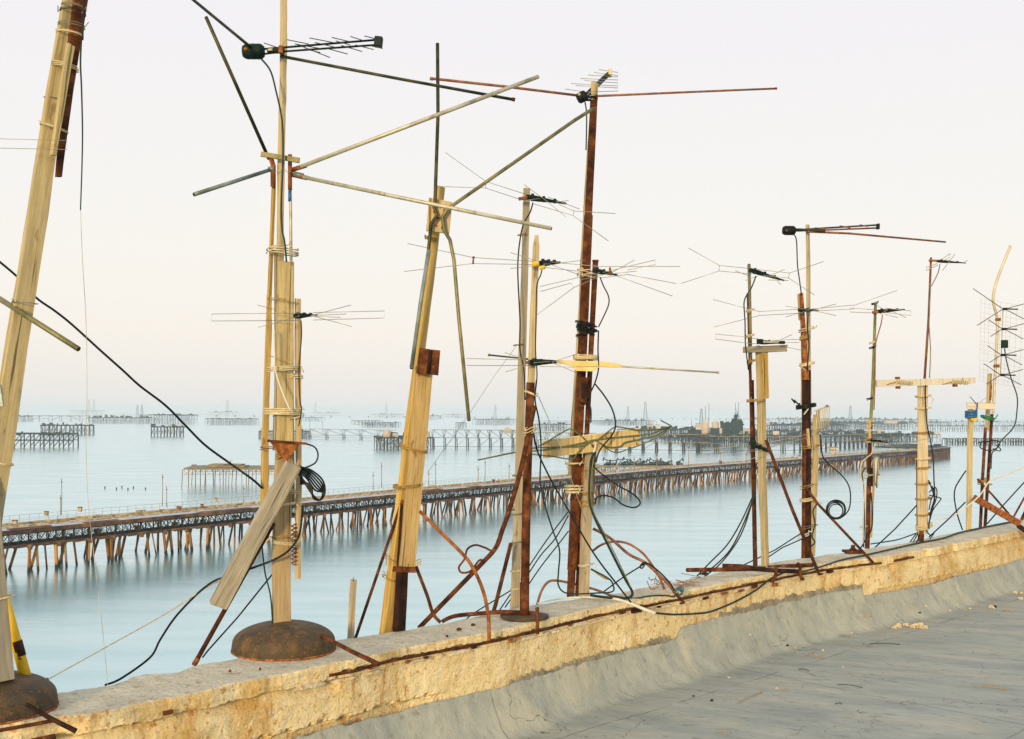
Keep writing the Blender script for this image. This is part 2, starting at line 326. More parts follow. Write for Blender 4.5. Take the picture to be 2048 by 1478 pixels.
L(lw.outputs['Facing'], mrg.inputs[0]); mrg.inputs[1].default_value = .55; mrg.inputs[2].default_value = 1; mrg.inputs[3].default_value = .50; mrg.inputs[4].default_value = .93
sl = N('ShaderNodeMath'); sl.operation = 'MULTIPLY_ADD'; L(n1.outputs[0], sl.inputs[0]); sl.inputs[1].default_value = .34; sl.inputs[2].default_value = -.17; sl2 = N('ShaderNodeMath'); sl2.operation = 'ADD'; sl2.use_clamp = True; L(mrg.outputs[0], sl2.inputs[0]); L(sl.outputs[0], sl2.inputs[1])
L(sl2.outputs[0], mxs.inputs[0]); L(df.outputs[0], mxs.inputs[1]); L(gl.outputs[0], mxs.inputs[2]); L(mxs.outputs[0], t_.nodes['Material Output'].inputs[0]); t_.nodes.remove(b)
SEA = 24000.0
ring = [(SEA * cos(2*pi*k/48), SEA * sin(2*pi*k/48), 0) for k in range(48)]
structure(link('sea', ring, [tuple(range(48))], m))

# ================================================================== plan of the roof edge, read off the photograph
def curve(pts, z):
    r = []
    for px, py in pts:
        q = ground(px, py, z); r.append((q.x + q.y, q.x - q.y))
    return sorted(r)
OUTER = curve([(98,1386),(137,1381),(215,1368),(254,1356),(293,1347),(352,1343),(400,1328),(464,1315),(673,1280),(722,1272),(800,1260),(868,1248),(937,1235),(995,1222),(1064,1209),(1132,1198),(1200,1191),(1288,1173),(1376,1157),(1434,1144),(1542,1124),(1600,1116),(1666,1107),(1731,1097),(1797,1087),(1862,1073),(1928,1060),(1994,1049),(2048,1040)], ZT)
INNER = curve([(117,1432),(176,1428),(215,1421),(273,1409),(303,1403),(352,1394),(400,1384),(468,1367),(566,1348),(664,1327),(705,1320),(800,1297),(1000,1261),(1200,1214),(1400,1175),(1540,1147),(1650,1127),(1765,1113),(1856,1098),(1928,1084),(2037,1061)], ZT)
def ip(tab, q):
    if q <= tab[0][0]: return tab[0][1]
    if q >= tab[-1][0]: return tab[-1][1]
    for (a, ca), (b_, cb) in zip(tab, tab[1:]):
        if q <= b_: return ca + (cb - ca) * (q - a) / (b_ - a)
def cout(q): return ip(OUTER, q)
def cin(q): return ip(INNER, q)
def QC(q, c, z): return Vector(((q + c) / 2, (q - c) / 2, z))
def qpx(px, py=1300, z=ZT): g = ground(px, py, z); return g.x + g.y
def nz(a, b_=0, c=0): return noise.noise(Vector((a, b_, c)))
def fb(a, b_=0, c=0): return nz(a, b_, c) + .5 * nz(a*2.1, b_*2.1, c*2.1 + 7) + .25 * nz(a*4.3, b_*4.3, c*4.3 + 3)

q_a, q_b = qpx(664, 1327), qpx(1762, 1114)      # the stretch where the cap's face has broken off over the bar
q_c, q_d = qpx(1818, 1112), qpx(1852, 1106)     # a short broken notch further along
def broken(q):
    e1 = q_a + .05 * nz(q * 9); s = lambda x: max(0, min(1, x))
    return max(s((q - e1) / .05) * s((q_b - q) / .05), s((q - q_c) / .03) * s((q_d - q) / .03))

wall = bpy.data.objects.new('parapet', None); COL.objects.link(wall); put(wall, None, Matrix.Translation((0, 5, ZR)))
tag(wall, 'long low yellow plastered parapet wall with broken edge along the roof', 'parapet')
O = Vector((0, 5, ZR))
def sweep(name, prof, q0, q1, dq, mat, parent, smooth=True):
    V, Fc = [], []; n = int((q1 - q0) / dq); k = None
    for i in range(n + 1):
        q = q0 + (q1 - q0) * i / n; row = prof(q); k = len(row)
        V += [QC(q, c, z) - O for c, z in row]
    for i in range(n):
        for j in range(k - 1): Fc.append((i*k+j, i*k+j+1, (i+1)*k+j+1, (i+1)*k+j))
    Fc.append(tuple(range(k))); Fc.append(tuple(n*k + j for j in range(k-1, -1, -1)))
    return link(name, V, Fc, mat, parent, smooth, origin=O)

def cap_prof(q):
    co = cout(q) + .03 * fb(q * 4, 3) + .012 * nz(q * 22, 1); ci = cin(q); bk = broken(q)
    j = fb(q * 6, 11); f = .008 * j + .002 * nz(q * 30, 2)
    chip = max(0, nz(q * 3.1, 40) - .28) * .16 * (1 - bk)
    ci = ci + f - chip
    th = .058 + .009 * fb(q * 6, 21) + .007 * nz(q * 40, 8); th -= bk * .026
    rows = []
    def top(c): return ZT + .004 * fb(q * 3, c * 6) + .0022 * nz(q * 17, c * 30) + .0016 * nz(q * 60, c * 70)
    rows.append((co - .004, ZT - .10)); rows.append((co, ZT - .05 + .012 * nz(q * 12, 5)))
    rows.append((co + .012, ZT - .012)); 
    n = 12
    for i in range(n + 1):
        c = co + .03 + (ci - .022 - co - .03) * i / n; rows.append((c, top(c)))
    rnd = .004 + .006 * abs(nz(q * 15, 60))
    rows.append((ci - .010, top(ci) - rnd * .25)); rows.append((ci - .002, top(ci) - rnd)); 
    for i in range(1, 6):
        z = ZT - rnd - (th - rnd) * i / 5
        rows.append((ci + .005 * nz(q * 30, z * 60) + .006 * nz(q * 9, z * 40, 4) + .0015 * nz(q * 80, z * 150, 9), z))
    rows.append((ci - .030, ZT - th - .006 - .008 * abs(nz(q * 20, 77))))
    rows.append((ci - .075, ZT - .064))
    return rows
def wq(px, py):
    Y = 4.5
    for _ in range(12):
        p = P(px, py, Y); Y = -cin(p.x + p.y) / (1 - p.x / Y)
    p = P(px, py, Y); return p.x + p.y
qA, qB, qC = wq(900, 1400), wq(1745, 1185), wq(1990, 1130)
def wall_prof(q):
    ci = cin(q); bk = broken(q); rows = [(cout(q) + .02, ZT - .09), (cout(q) + .02, ZR - .5)]
    under = [(ci - .016 + .008 * fb(q * 6, z * 30), z) for z in (ZR - .5, ZR - .1)]
    N_ = 22; face = []
    for i in range(N_ + 1):
        z = ZT - .32 + (.32 - .062) * i / N_
        sm = .35 if q > qB else 1; r = .007 * fb(q * 3, z * 9) + sm * (.004 * nz(q * 19, z * 30, 2) + .0022 * nz(q * 55, z * 80, 5))
        gap = max(0, min(1, (z - (ZT - .32)) / .09 )); er = (max(0, min(1, (qA - q) * 4)) + max(0, min(1, (q - qB) * 8)) * max(0, min(1, (qC - q) * 4)))
        cut = er * (1 - max(0, min(1, (z - (ZT - .225 + .016 * nz(q * 13, 3) + .010 * nz(q * 37, 5))) / .012))) * .055
        sh = (1 - bk) * .036 * max(0, min(1, (z - (ZT - .12)) / .05))
        face.append((ci - .010 - cut - sh + r, z))
    lip = ci - .004 + .010 * nz(q * 11, 31) * bk
    for i in range(4):
        z = ZT - .060 + .018 * i / 3 * bk
        face.append((lip - (1 - bk) * .03 - .010 * i / 3 + .004 * nz(q * 50, i * 2.2), z))
    face.append((ci - .05, ZT - .058 + .01 * bk)); face.append((ci - .1, ZT - .08))
    return rows + under + face
def plaster(name, main, stain, stain2, flecks, sc=7):
    m, t_, b = new_mat(name); N, L = t_.nodes.new, t_.links.new
    tc = N('ShaderNodeTexCoord'); V = tc.outputs['Object']; col = None
    def nse(s, d=6, stretch=None, r=.6):
        n = N('ShaderNodeTexNoise'); n.inputs['Scale'].default_value = s; n.inputs['Detail'].default_value = d; n.inputs['Roughness'].default_value = r
        if stretch:
            mp = N('ShaderNodeMapping'); mp.inputs['Scale'].default_value = stretch; L(V, mp.inputs[0]); L(mp.outputs[0], n.inputs['Vector'])
        else: L(V, n.inputs['Vector'])
        return n.outputs[0]
    def ramp(x, a, c):
        r = N('ShaderNodeValToRGB'); r.color_ramp.elements[0].position = a; r.color_ramp.elements[1].position = c; L(x, r.inputs[0]); return r
    r = ramp(nse(sc), .3, .7); r.color_ramp.elements[0].color = (*main[0], 1); r.color_ramp.elements[1].color = (*main[1], 1); col = r.outputs[0]
    def over(fac, c, k=1):
        nonlocal col
        mm = N('ShaderNodeMath'); mm.operation = 'MULTIPLY'; mm.inputs[1].default_value = k; L(fac, mm.inputs[0])
        mx = N('ShaderNodeMix'); mx.data_type = 'RGBA'; L(mm.outputs[0], mx.inputs['Factor']); L(col, mx.inputs[6]); mx.inputs[7].default_value = (*c, 1); col = mx.outputs[2]
    over(ramp(nse(2.6, 9, (1, 1, .5), .75), .50, .62).outputs[0], stain, .85)
    over(ramp(nse(11, 8, (1, 1, .22), .75), .58, .66).outputs[0], stain2, .8)
    over(ramp(nse(30, 3), .62, .66).outputs[0], flecks[0], .75)
    over(ramp(nse(48, 2), .64, .68).outputs[0], flecks[1], .8)
    over(ramp(nse(90, 2), .58, .64).outputs[0], flecks[2], .5)
    over(ramp(nse(5, 8, (1, 1, .12), .7), .60, .68).outputs[0], (.40, .17, .03), .6)
    L(col, b.inputs['Base Color']); b.inputs['Roughness'].default_value = .95
    ad = N('ShaderNodeMath'); ad.operation = 'ADD'; L(nse(110, 5), ad.inputs[0]); L(nse(26, 5), ad.inputs[1])
    bp = N('ShaderNodeBump'); bp.inputs['Strength'].default_value = .8; bp.inputs['Distance'].default_value = .005; L(ad.outputs[0], bp.inputs['Height']); L(bp.outputs[0], b.inputs['Normal'])
    return m
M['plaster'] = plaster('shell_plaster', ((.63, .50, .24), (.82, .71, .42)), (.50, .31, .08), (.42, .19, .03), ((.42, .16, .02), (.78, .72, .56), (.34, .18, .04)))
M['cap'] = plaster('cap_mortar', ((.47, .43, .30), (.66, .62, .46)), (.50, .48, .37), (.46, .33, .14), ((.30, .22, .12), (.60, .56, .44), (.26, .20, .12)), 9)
M['pale_mortar'] = plaster('pale_mortar', ((.56, .46, .28), (.70, .62, .44)), (.52, .40, .2), (.40, .26, .10), ((.4, .2, .05), (.74, .7, .6), (.4, .3, .16)), 14)
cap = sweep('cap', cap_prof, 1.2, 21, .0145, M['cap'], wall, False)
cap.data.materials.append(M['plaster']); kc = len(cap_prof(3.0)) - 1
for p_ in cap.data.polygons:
    if p_.index % kc >= 16 and p_.loop_total == 4: p_.material_index = 1  # front rows take stained yellow plaster, with the lit side's warmth in the colour
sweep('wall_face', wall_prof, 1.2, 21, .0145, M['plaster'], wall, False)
V, Fc = [], []; q = q_a - .25; rr_ = random.Random(5)
lips = MB()
while q < q_b + .1:
    ln = rr_.uniform(.05, .30); 
    if rr_.random() < .78:
        n = max(2, int(ln / .02)); hh = rr_.uniform(.010, .024); pr = rr_.uniform(.006, .018); z0 = ZT - rr_.uniform(.066, .074); VV = []
        for i in range(n + 1):
            qq = q + ln * i / n; c = cin(qq); en = .3 + .7 * min(1, 4 * i / n, 4 * (n - i) / n)
            for (cc, zz) in ((-.02, 0), (pr * en, .1), (pr * en, .8), (-.02, 1)):
                VV.append(QC(qq + rr_.uniform(-.003, .003), c + cc + rr_.uniform(-.002, .002), z0 + zz * hh * en + rr_.uniform(-.002, .002)))
        lips.add(VV, [(i*4+j, i*4+j+1, (i+1)*4+j+1, (i+1)*4+j) for i in range(n) for j in range(3)] + [(0, 1, 2, 3), (n*4+3, n*4+2, n*4+1, n*4)]); lips.build('mortar_lip', M['pale_mortar'], wall); lips = MB()
    q += ln + rr_.uniform(.004, .06)

# the rusted bar laid bare under the broken cap, and rusty stubs beside it
def barpts(qa, qb):
    r = []; n = int((qb - qa) / .05)
    for i in range(n + 1):
        q = qa + (qb - qa) * i / n; r.append(QC(q, cin(q) + .004 + .004 * nz(q * 4, 9), ZT - .041 + .003 * nz(q * 3, 50)))
    return r
mb = MB(); pp = barpts(q_a - .02, q_b + .02); mb.add(*tube_geo(pp, [.0062 + .002 * nz(p.x * 30, 4) for p in pp], 8)); mb.build('reinforcing_bar', M['rust'], wall, True)
mb = MB(); pp = barpts(q_c - .02, q_d + .02); mb.add(*tube_geo(pp, .0085, 8)); mb.build('reinforcing_bar', M['rust'], wall, True)
q1_ = qpx(52, 1445); mb = MB(); pp = barpts(q1_, qpx(112, 1440)); mb.add(*tube_geo([p + Vector((.02, -.02, -.012)) for p in pp], .010, 8)); mb.build('reinforcing_bar', M['rust'], wall, True)
def wallpt(px, py, off=.0):
    """point on the inner wall face seen at this pixel"""
    Y = 4.5
    for _ in range(12):
        p = P(px, py, Y); c = cin(p.x + p.y) + off; u = (p.x) / Y; Y = -c / (1 - u)
    return P(px, py, Y)
for (px, py, wpx, hp, a) in ((815, 1323, 11, 7, .9), (852, 1314, 10, 6, .3), (948, 1294, 15, 8, .1), (1022, 1279, 7, 8, 1), (1140, 1251, 8, 8, .9), (1245, 1227, 26, 8, .1), (1273, 1222, 22, 8, .1), (1318, 1213, 12, 8, 0), (1362, 1204, 18, 8, 0), (1411, 1195, 20, 7, .1), (1448, 1187, 18, 7, 0), (1481, 1180, 16, 7, .1), (1509, 1174, 14, 7, 0), (1550, 1168, 12, 8, .2), (1605, 1156, 10, 8, .4), (1641, 1149, 12, 6, 0), (1660, 1144, 12, 5, 0), (743, 1338, 14, 7, .5), (336, 1423, 14, 9, .4)):
    p = wallpt(px, py, .012); k = p.y / F * random.uniform(.55, 1.15); p = p + Vector((0, 0, random.uniform(-.008, .004))); mb = MB(); R = Matrix.Rotation(radians(45 + random.uniform(-12, 12)), 3, 'Z') @ Matrix.Rotation(-.02 - a * .2, 3, 'Y')
    mb.box(p, (wpx * k * 1.25, .016, hp * k * .8), M3=R); o = mb.build('rusty_stub', M[('rust', 'rust_black', 'rust_orange')[int(px) % 3]], wall); bv = o.modifiers.new('bevel', 'BEVEL'); bv.width = .003; bv.segments = 2

M['smear'] = surf('grey_mortar_smear', [(.13, .12, .08), (.24, .22, .15), (.34, .31, .21)], 14, rough=.95, bump=.6, bscale=70, var=0)
def smear_prof(q):
    zt = ZT - .215 + .030 * nz(q * 5, 90) + .022 * abs(nz(q * 19, 91)) * 2 + .010 * nz(q * 47, 92); c = cin(q) + .001 + .004 * nz(q * 20, 93)
    return [(c - .05, zt + .004), (c - .004, zt), (c + .004, zt - .004), (c + .006, zt - .03), (c + .006, ZT - .34)]
sweep('mortar_smear', lambda q: [(x_, z_ + .046) for x_, z_ in smear_prof(q)], wq(1440, 1240), wq(1724, 1190), .012, M['smear'], wall, False)
sweep('mortar_smear', lambda q: [(x_, z_ - .022) for x_, z_ in smear_prof(q)], wq(1020, 1370), wq(1352, 1275), .012, M['smear'], wall, False)
# ================================================================== roof
ROOF_Z = ZR
q1356, q1722 = wq(1356, 1262), wq(1722, 1191)
def roof_pt(q, t):
    ci = cin(q) - .004
    top = ZT - .247 + .012 * fb(q * 1.6, 4) + .008 * nz(q * 22, 6) + .007 * nz(q * 57, 16) + (.055 if q1356 < q < q1722 else 0) * min(1, max(0, (q - q1356) * 30)) + .05 * max(0, min(1, (qpx(985, 1375) - q) * 3)) * 0
    wdt = .15 + .04 * nz(q * .8, 9)
    s = min(1, t / wdt); z = ROOF_Z + (top - ROOF_Z) * (1 - s) ** 2.1
    wr = max(0, 1 - abs(t - .10) / .2); z += wr * (.006 * fb(q * 7 + t * 5, t * 3) + .006 * abs(nz(q * 5 - t * 6, 2)))
    z += .003 * fb(q * 1.1, t * 2.5, 3) * min(1, t * 4) + .010 * nz(q * .3, t * .5, 8) * min(1, t)
    c = ci + .012 + t * sqrt(2) + (.010 * (1 - s) * fb(q * 6, t * 8) if s < 1 else 0)
    return c, z
ts = [0, .004, .012, .03]
while ts[-1] < .7: ts.append(ts[-1] + .016)
while ts[-1] < 14: ts.append(ts[-1] * 1.035 + .01)
V, Fc = [], []; q = 1.0; qs = []
while q < 24: qs.append(q); q += .03
k = len(ts) + 2
for q in qs:
    c0, z0 = roof_pt(q, 0)
    V.append(QC(q, c0 - .03, z0 - .012) - O); V.append(QC(q, c0 - .006, z0 - .001) - O)
    for t in ts:
        c, z = roof_pt(q, t); V.append(QC(q, c, z) - O)
for i in range(len(qs) - 1):
    for j in range(k - 1): Fc.append((i*k+j, i*k+j+1, (i+1)*k+j+1, (i+1)*k+j))
m, t_, b = new_mat('roof_membrane'); N, L = t_.nodes.new, t_.links.new
tc = N('ShaderNodeTexCoord'); V3 = tc.outputs['Object']
def mapn(scale, st, rot, d=6, r=.62):
    mp = N('ShaderNodeMapping'); mp.vector_type = 'TEXTURE'; mp.inputs['Rotation'].default_value = (0, 0, radians(rot)); mp.inputs['Scale'].default_value = st; L(V3, mp.inputs[0])
    n = N('ShaderNodeTexNoise'); n.inputs['Scale'].default_value = scale; n.inputs['Detail'].default_value = d; n.inputs['Roughness'].default_value = r; L(mp.outputs[0], n.inputs['Vector']); return n.outputs[0]
def rmp(x, a, c, ca=None, cb=None):
    r = N('ShaderNodeValToRGB'); r.color_ramp.elements[0].position = a; r.color_ramp.elements[1].position = c; L(x, r.inputs[0])
    if ca: r.color_ramp.elements[0].color = (*ca, 1); r.color_ramp.elements[1].color = (*cb, 1)
    return r.outputs[0]
def mixc(f, a, c, k=1):
    mm = N('ShaderNodeMath'); mm.operation = 'MULTIPLY'; mm.inputs[1].default_value = k; L(f, mm.inputs[0])
    x = N('ShaderNodeMix'); x.data_type = 'RGBA'; L(mm.outputs[0], x.inputs['Factor'])
    if isinstance(a, tuple): x.inputs[6].default_value = (*a, 1)
    else: L(a, x.inputs[6])
    x.inputs[7].default_value = (*c, 1); return x.outputs[2]
col = rmp(mapn(4, (2.0, .7, 1), -22, 8, .7), .3, .7, (.245, .275, .25), (.42, .44, .365))
sepz = N('ShaderNodeSeparateXYZ'); L(V3, sepz.inputs[0])
# dust: lies thick near the wall (where the sheet turns up) and in streaks further out; d = distance from the wall line
dd = N('ShaderNodeMath'); dd.operation = 'SUBTRACT'; L(sepz.outputs['X'], dd.inputs[0]); L(sepz.outputs['Y'], dd.inputs[1])
mr = N('ShaderNodeMapRange'); L(dd.outputs[0], mr.inputs[0]); mr.inputs[1].default_value = -9.9; mr.inputs[2].default_value = -7.6; mr.inputs[3].default_value = .56; mr.inputs[4].default_value = .0
su = N('ShaderNodeMath'); su.operation = 'ADD'; L(mr.outputs[0], su.inputs[0]); L(mapn(2.6, (2.2, .8, 1), -15, 8, .68), su.inputs[1])
col = mixc(rmp(su.outputs[0], .50, .92), col, (.58, .53, .35), .95)
col = mixc(rmp(mapn(9, (4, .35, 1), -20, 8, .7), .54, .70), col, (.50, .45, .32), .45)
col = mixc(rmp(mapn(12, (7, .22, 1), -26, 5), .63, .67), col, (.07, .075, .06), .3)
col = mixc(rmp(mapn(16, (1.6, .8, 1), -30, 8, .7), .56, .70), col, (.12, .118, .09), .6)
vo = N('ShaderNodeTexVoronoi'); vo.feature = 'DISTANCE_TO_EDGE'; vo.inputs['Scale'].default_value = 1.5; vd = N('ShaderNodeVectorMath'); vd.operation = 'ADD'; nd = N('ShaderNodeTexNoise'); nd.inputs['Scale'].default_value = 2.2; nd.inputs['Detail'].default_value = 5; L(V3, nd.inputs['Vector']); L(V3, vd.inputs[0]); L(nd.outputs['Color'], vd.inputs[1]); L(vd.outputs[0], vo.inputs['Vector'])
cr = N('ShaderNodeMath'); cr.operation = 'LESS_THAN'; cr.inputs[1].default_value = .0035; L(vo.outputs['Distance'], cr.inputs[0]); cm = N('ShaderNodeMath'); cm.operation = 'MULTIPLY'; L(cr.outputs[0], cm.inputs[0]); L(rmp(mapn(2.2, (1, 1, 1), 0, 3), .5, .56), cm.inputs[1])
col = mixc(cm.outputs[0], col, (.06, .058, .045), .7)
for op, per, off in (('SUBTRACT', 1.9, .35), ('ADD', 2.6, 1.1)):
    s1 = N('ShaderNodeMath'); s1.operation = op; L(sepz.outputs['X'], s1.inputs[0]); L(sepz.outputs['Y'], s1.inputs[1]); s2 = N('ShaderNodeMath'); s2.operation = 'ADD'; L(s1.outputs[0], s2.inputs[0]); s2b = N('ShaderNodeMath'); s2b.operation = 'MULTIPLY'; L(mapn(3, (1, 1, 1), 0, 4), s2b.inputs[0]); s2b.inputs[1].default_value = .09; s2c = N('ShaderNodeMath'); s2c.operation = 'ADD'; L(s2b.outputs[0], s2c.inputs[0]); s2c.inputs[1].default_value = off + 20; L(s2c.outputs[0], s2.inputs[1])
    s3 = N('ShaderNodeMath'); s3.operation = 'MODULO'; L(s2.outputs[0], s3.inputs[0]); s3.inputs[1].default_value = per; s4 = N('ShaderNodeMath'); s4.operation = 'LESS_THAN'; L(s3.outputs[0], s4.inputs[0]); s4.inputs[1].default_value = .011
    s5 = N('ShaderNodeMath'); s5.operation = 'MULTIPLY'; L(s4.outputs[0], s5.inputs[0]); L(rmp(mapn(2.5, (1, 1, 1), 0, 3), .40, .55), s5.inputs[1]); col = mixc(s5.outputs[0], col, (.075, .072, .055), .6)
col = mixc(rmp(mapn(60, (1, 1, 1), 0, 3), .70, .74), col, (.40, .34, .22), .6)
L(col, b.inputs['Base Color']); b.inputs['Roughness'].default_value = .82; b.inputs['Specular IOR Level'].default_value = .25
ad = N('ShaderNodeMath'); ad.operation = 'ADD'; L(mapn(30, (2, .8, 1), -22, 6), ad.inputs[0]); L(mapn(90, (1, 1, 1), 0, 4), ad.inputs[1])
bp = N('ShaderNodeBump'); bp.inputs['Strength'].default_value = .8; bp.inputs['Distance'].default_value = .004; L(ad.outputs[0], bp.inputs['Height']); L(bp.outputs[0], b.inputs['Normal'])
structure(link('roof', V, Fc, m, None, True, origin=O))
# the building under the roof, down to the shore
mb = MB(); mb.quadbox([QC(1.3, -5.0, ZR - .45), QC(23.5, -5.1, ZR - .45), QC(23.5, 12, ZR - .45), QC(1.3, 12, ZR - .45)], Vector((0, 0, -(ZR - .45) - 1)))
structure(mb.build('building_block', M['plaster']))

# ---- joints and creases in the sheet are shape; loose dirt on top are things
def onroof(px, py, up=0.0):
    g = ground(px, py, ROOF_Z); q, c = g.x + g.y, g.x - g.y; t = (c - cin(q)) / sqrt(2); cc, z = roof_pt(q, max(0, t)); return ground(px, py, z + up)
def chunk(label, px, py, wpx, mat, group=None, cat='rubble', name='mortar_chunk', flat=.6, seed=0):
    p = onroof(px, py); r = wpx / 2 * p.y / F; bm = bmesh.new(); bmesh.ops.create_icosphere(bm, subdivisions=3, radius=1)
    for v in bm.verts:
        d = 1 + .7 * noise.noise(v.co * 1.5 + Vector((seed * 3.1, 0, 0))) + .5 * noise.noise(v.co * 4.2 + Vector((seed, 1, 0)))
        v.co = Vector((v.co.x * d * r, v.co.y * d * r * .8, (v.co.z * d + .7) * r * flat))
    me = bpy.data.meshes.new(name); bm.to_mesh(me); bm.free(); me.materials.append(M[mat]); o = bpy.data.objects.new(name, me); COL.objects.link(o)
    put(o, None, Matrix.Translation(p) @ Matrix.Rotation(seed * 1.7, 4, 'Z')); tag(o, label, cat, group); return o

# ================================================================== main pier
def sea(px, py): return ground(px, py, 0)
PIER = [Vector((-180, 60, 0)), Vector((-138, 126, 0)), Vector((-90, 201, 0)), Vector((-42, 276, 0)), Vector((-5, 335, 0)), Vector((67, 446, 0)), Vector((123, 520, 0)), Vector((184, 602, 0)), Vector((258, 700, 0)), Vector((311, 780, 0))]
PP = smooth_pts(PIER, 40)
cum = [0]
for a, b_ in zip(PP, PP[1:]): cum.append(cum[-1] + (b_ - a).length)
LEN = cum[-1]
def along(s):
    s = max(0, min(LEN - .01, s)); lo, hi = 0, len(cum) - 1
    while hi - lo > 1:
        md = (lo + hi) // 2
        if cum[md] <= s: lo = md
        else: hi = md
    t = (s - cum[lo]) / (cum[hi] - cum[lo]); p = PP[lo].lerp(PP[hi], t); d = (PP[hi] - PP[lo]).normalized()
    return p, d
def pp(s, off, z):
    p, d = along(s); n = Vector((-d.y, d.x, 0)); return p + n * off + Vector((0, 0, z))
def strip(mb, s0, s1, o0, o1, z0, z1, ds=4):
    n = max(1, int((s1 - s0) / ds)); V = []
    for i in range(n + 1):
        s = s0 + (s1 - s0) * i / n; V += [pp(s, o0, z0), pp(s, o1, z0), pp(s, o1, z1), pp(s, o0, z1)]
    Fc = [(i*4+j, i*4+(j+1) % 4, (i+1)*4+(j+1) % 4, (i+1)*4+j) for i in range(n) for j in range(4)] + [(3,2,1,0), (n*4, n*4+1, n*4+2, n*4+3)]
    mb.add(V, Fc)
S0 = 40.0
pier = bpy.data.objects.new('trestle_pier', None); COL.objects.link(pier); put(pier, None, Matrix.Translation(PIER[2]))
tag(pier, 'long rusty trestle pier on orange piles crossing the water behind the antennas', 'pier')
D0 = 8.0
mb = MB(); strip(mb, S0, LEN, 0, 5.6, D0 - .35, D0, 5); mb.build('deck', M['deck_grey'], pier)
mb = MB(); strip(mb, S0, LEN, -.25, 0, D0 - .75, D0 + .015, 5); mb.build('fascia_beam', M['pier_rust'], pier)
mb = MB(); strip(mb, S0, LEN, 5.0, 5.3, D0, D0 + .25, 5); strip(mb, S0, LEN, 3.9, 4.1, D0 + .01, D0 + .2, 5); mb.build('pipe_line', M['pier_beige'], pier)
mb = MB(); strip(mb, S0, LEN, -.35, .1, D0 - 3.25, D0 - 2.8, 5); strip(mb, S0, LEN, 4.6, 5.2, D0 - 3.3, D0 - 2.8, 5); mb.build('lower_chord', M['pier_rust'], pier)
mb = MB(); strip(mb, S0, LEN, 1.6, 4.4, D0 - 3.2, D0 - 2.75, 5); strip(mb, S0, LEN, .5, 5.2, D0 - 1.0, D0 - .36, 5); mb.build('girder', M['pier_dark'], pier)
mb = MB(); s = S0; i = 0
while s < LEN:
    st = 1.9 if s < 420 else 2.6
    for off in (0.05, 2.6, 5.0):
        a, b_, c, d = pp(s, off, D0 - .7), pp(s + st, off, D0 - .7), pp(s, off, D0 - 2.9), pp(s + st, off, D0 - 2.9)
        mb.bar(a, c, .07 + .05 * (i % 3 == 0), 3); mb.bar(c, b_ if i % 2 else a.lerp(b_, .5), .06, 3); mb.bar(a, d, .06, 3)
    mb.bar(pp(s, 0, D0 - 2.6), pp(s, 5, D0 - .8), .06, 3)
    if random.random() < .3: mb.box(pp(s, .3, D0 - 1.6 - random.random() * .8), (.5 + random.random(), .3, .5 + random.random() * .6))
    s += st; i += 1
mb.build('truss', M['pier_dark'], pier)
# second, lower deck behind: boards, clutter, railing
S1 = S0 + 116
mb = MB(); strip(mb, S1, LEN - 30, 7.0, 8.2, D0 - .5, D0 - .15, 4); strip(mb, S1 + 9, LEN - 30, 9.2, 11.0, D0 - .3, D0 + .15, 4)
s = S1 - 8
while s < LEN - 30:
    if random.random() < .85: a, b_ = pp(s, 5.8, D0 - .3), pp(s, 11.2, D0 - .3); mb.bar(a, b_, .12, 4)
    if random.random() < .35: mb.box(pp(s, 8.6 + random.random(), D0 - .2), (1 + random.random() * 2, .8, .15), random.random())
    s += 2.2
for i in range(90):
    q_ = S1 + random.random() * (LEN - 60 - S1); mb.box(pp(q_, random.uniform(5.9, 11), D0 + .1), (random.uniform(1, 5), random.uniform(.3, 1.6), random.uniform(.2, .8)), random.uniform(.8, 1.3))
mb.build('boardwalk', M['pier_beige'], pier)
mb = MB(); s = S0 + 60
while s < LEN - 70:
    ln = random.uniform(4, 16)
    if random.random() < .22: strip(mb, s, s + ln, .3, random.uniform(1.2, 2.6), D0 + .01, D0 + random.uniform(.05, .2), 4)
    s += ln + random.uniform(0, 9)
o = mb.build('rusty_plating', M['pier_rust'], pier); o['kind'] = 'stuff'
mb = MB(); s = S1
while s < LEN - 30:
    if random.random() < .6: mb.bar(pp(s, 7 + random.random() * 3, D0 - .2), pp(s + random.uniform(-2, 2), 7 + random.random() * 4, D0 - 2.0), .09, 3)
    if random.random() < .18: mb.box(pp(s, 8.2, D0 - .8), (1.2, 1.4, .9), random.random())
    s += 1.5
strip(mb, S1, LEN - 30, 8.3, 8.8, D0 - 1.3, D0 - .9, 4); mb.build('under_frame', M['pier_dark'], pier)
mb = MB(); s = S1 + 4; last = None
while s < LEN - 30:
    a, b_ = pp(s, 11.1, D0), pp(s, 11.1, D0 + 1.5); mb.bar(a, b_, .035, 3)
    if last: mb.bar(last, b_, .03, 3); mb.bar(last - Vector((0, 0, .7)), b_ - Vector((0, 0, .7)), .022, 3)
    last = b_; s += 2.1
s = S0; last = None
while s < S1 + 30:
    a, b_ = pp(s, 5.6, D0), pp(s, 5.6, D0 + 1.1); mb.bar(a, b_, .03, 3)
    if last: mb.bar(last, b_, .028, 3)
    last = b_; s += 2.4
mb.build('railing', M['rig_beige'], pier)
def unit_cyl(n=6):
    mb = MB(); mb.add(*tube_geo([Vector((0, 0, 0)), Vector((0, 0, 1))], 1.0, n)); return mb
UC = {}
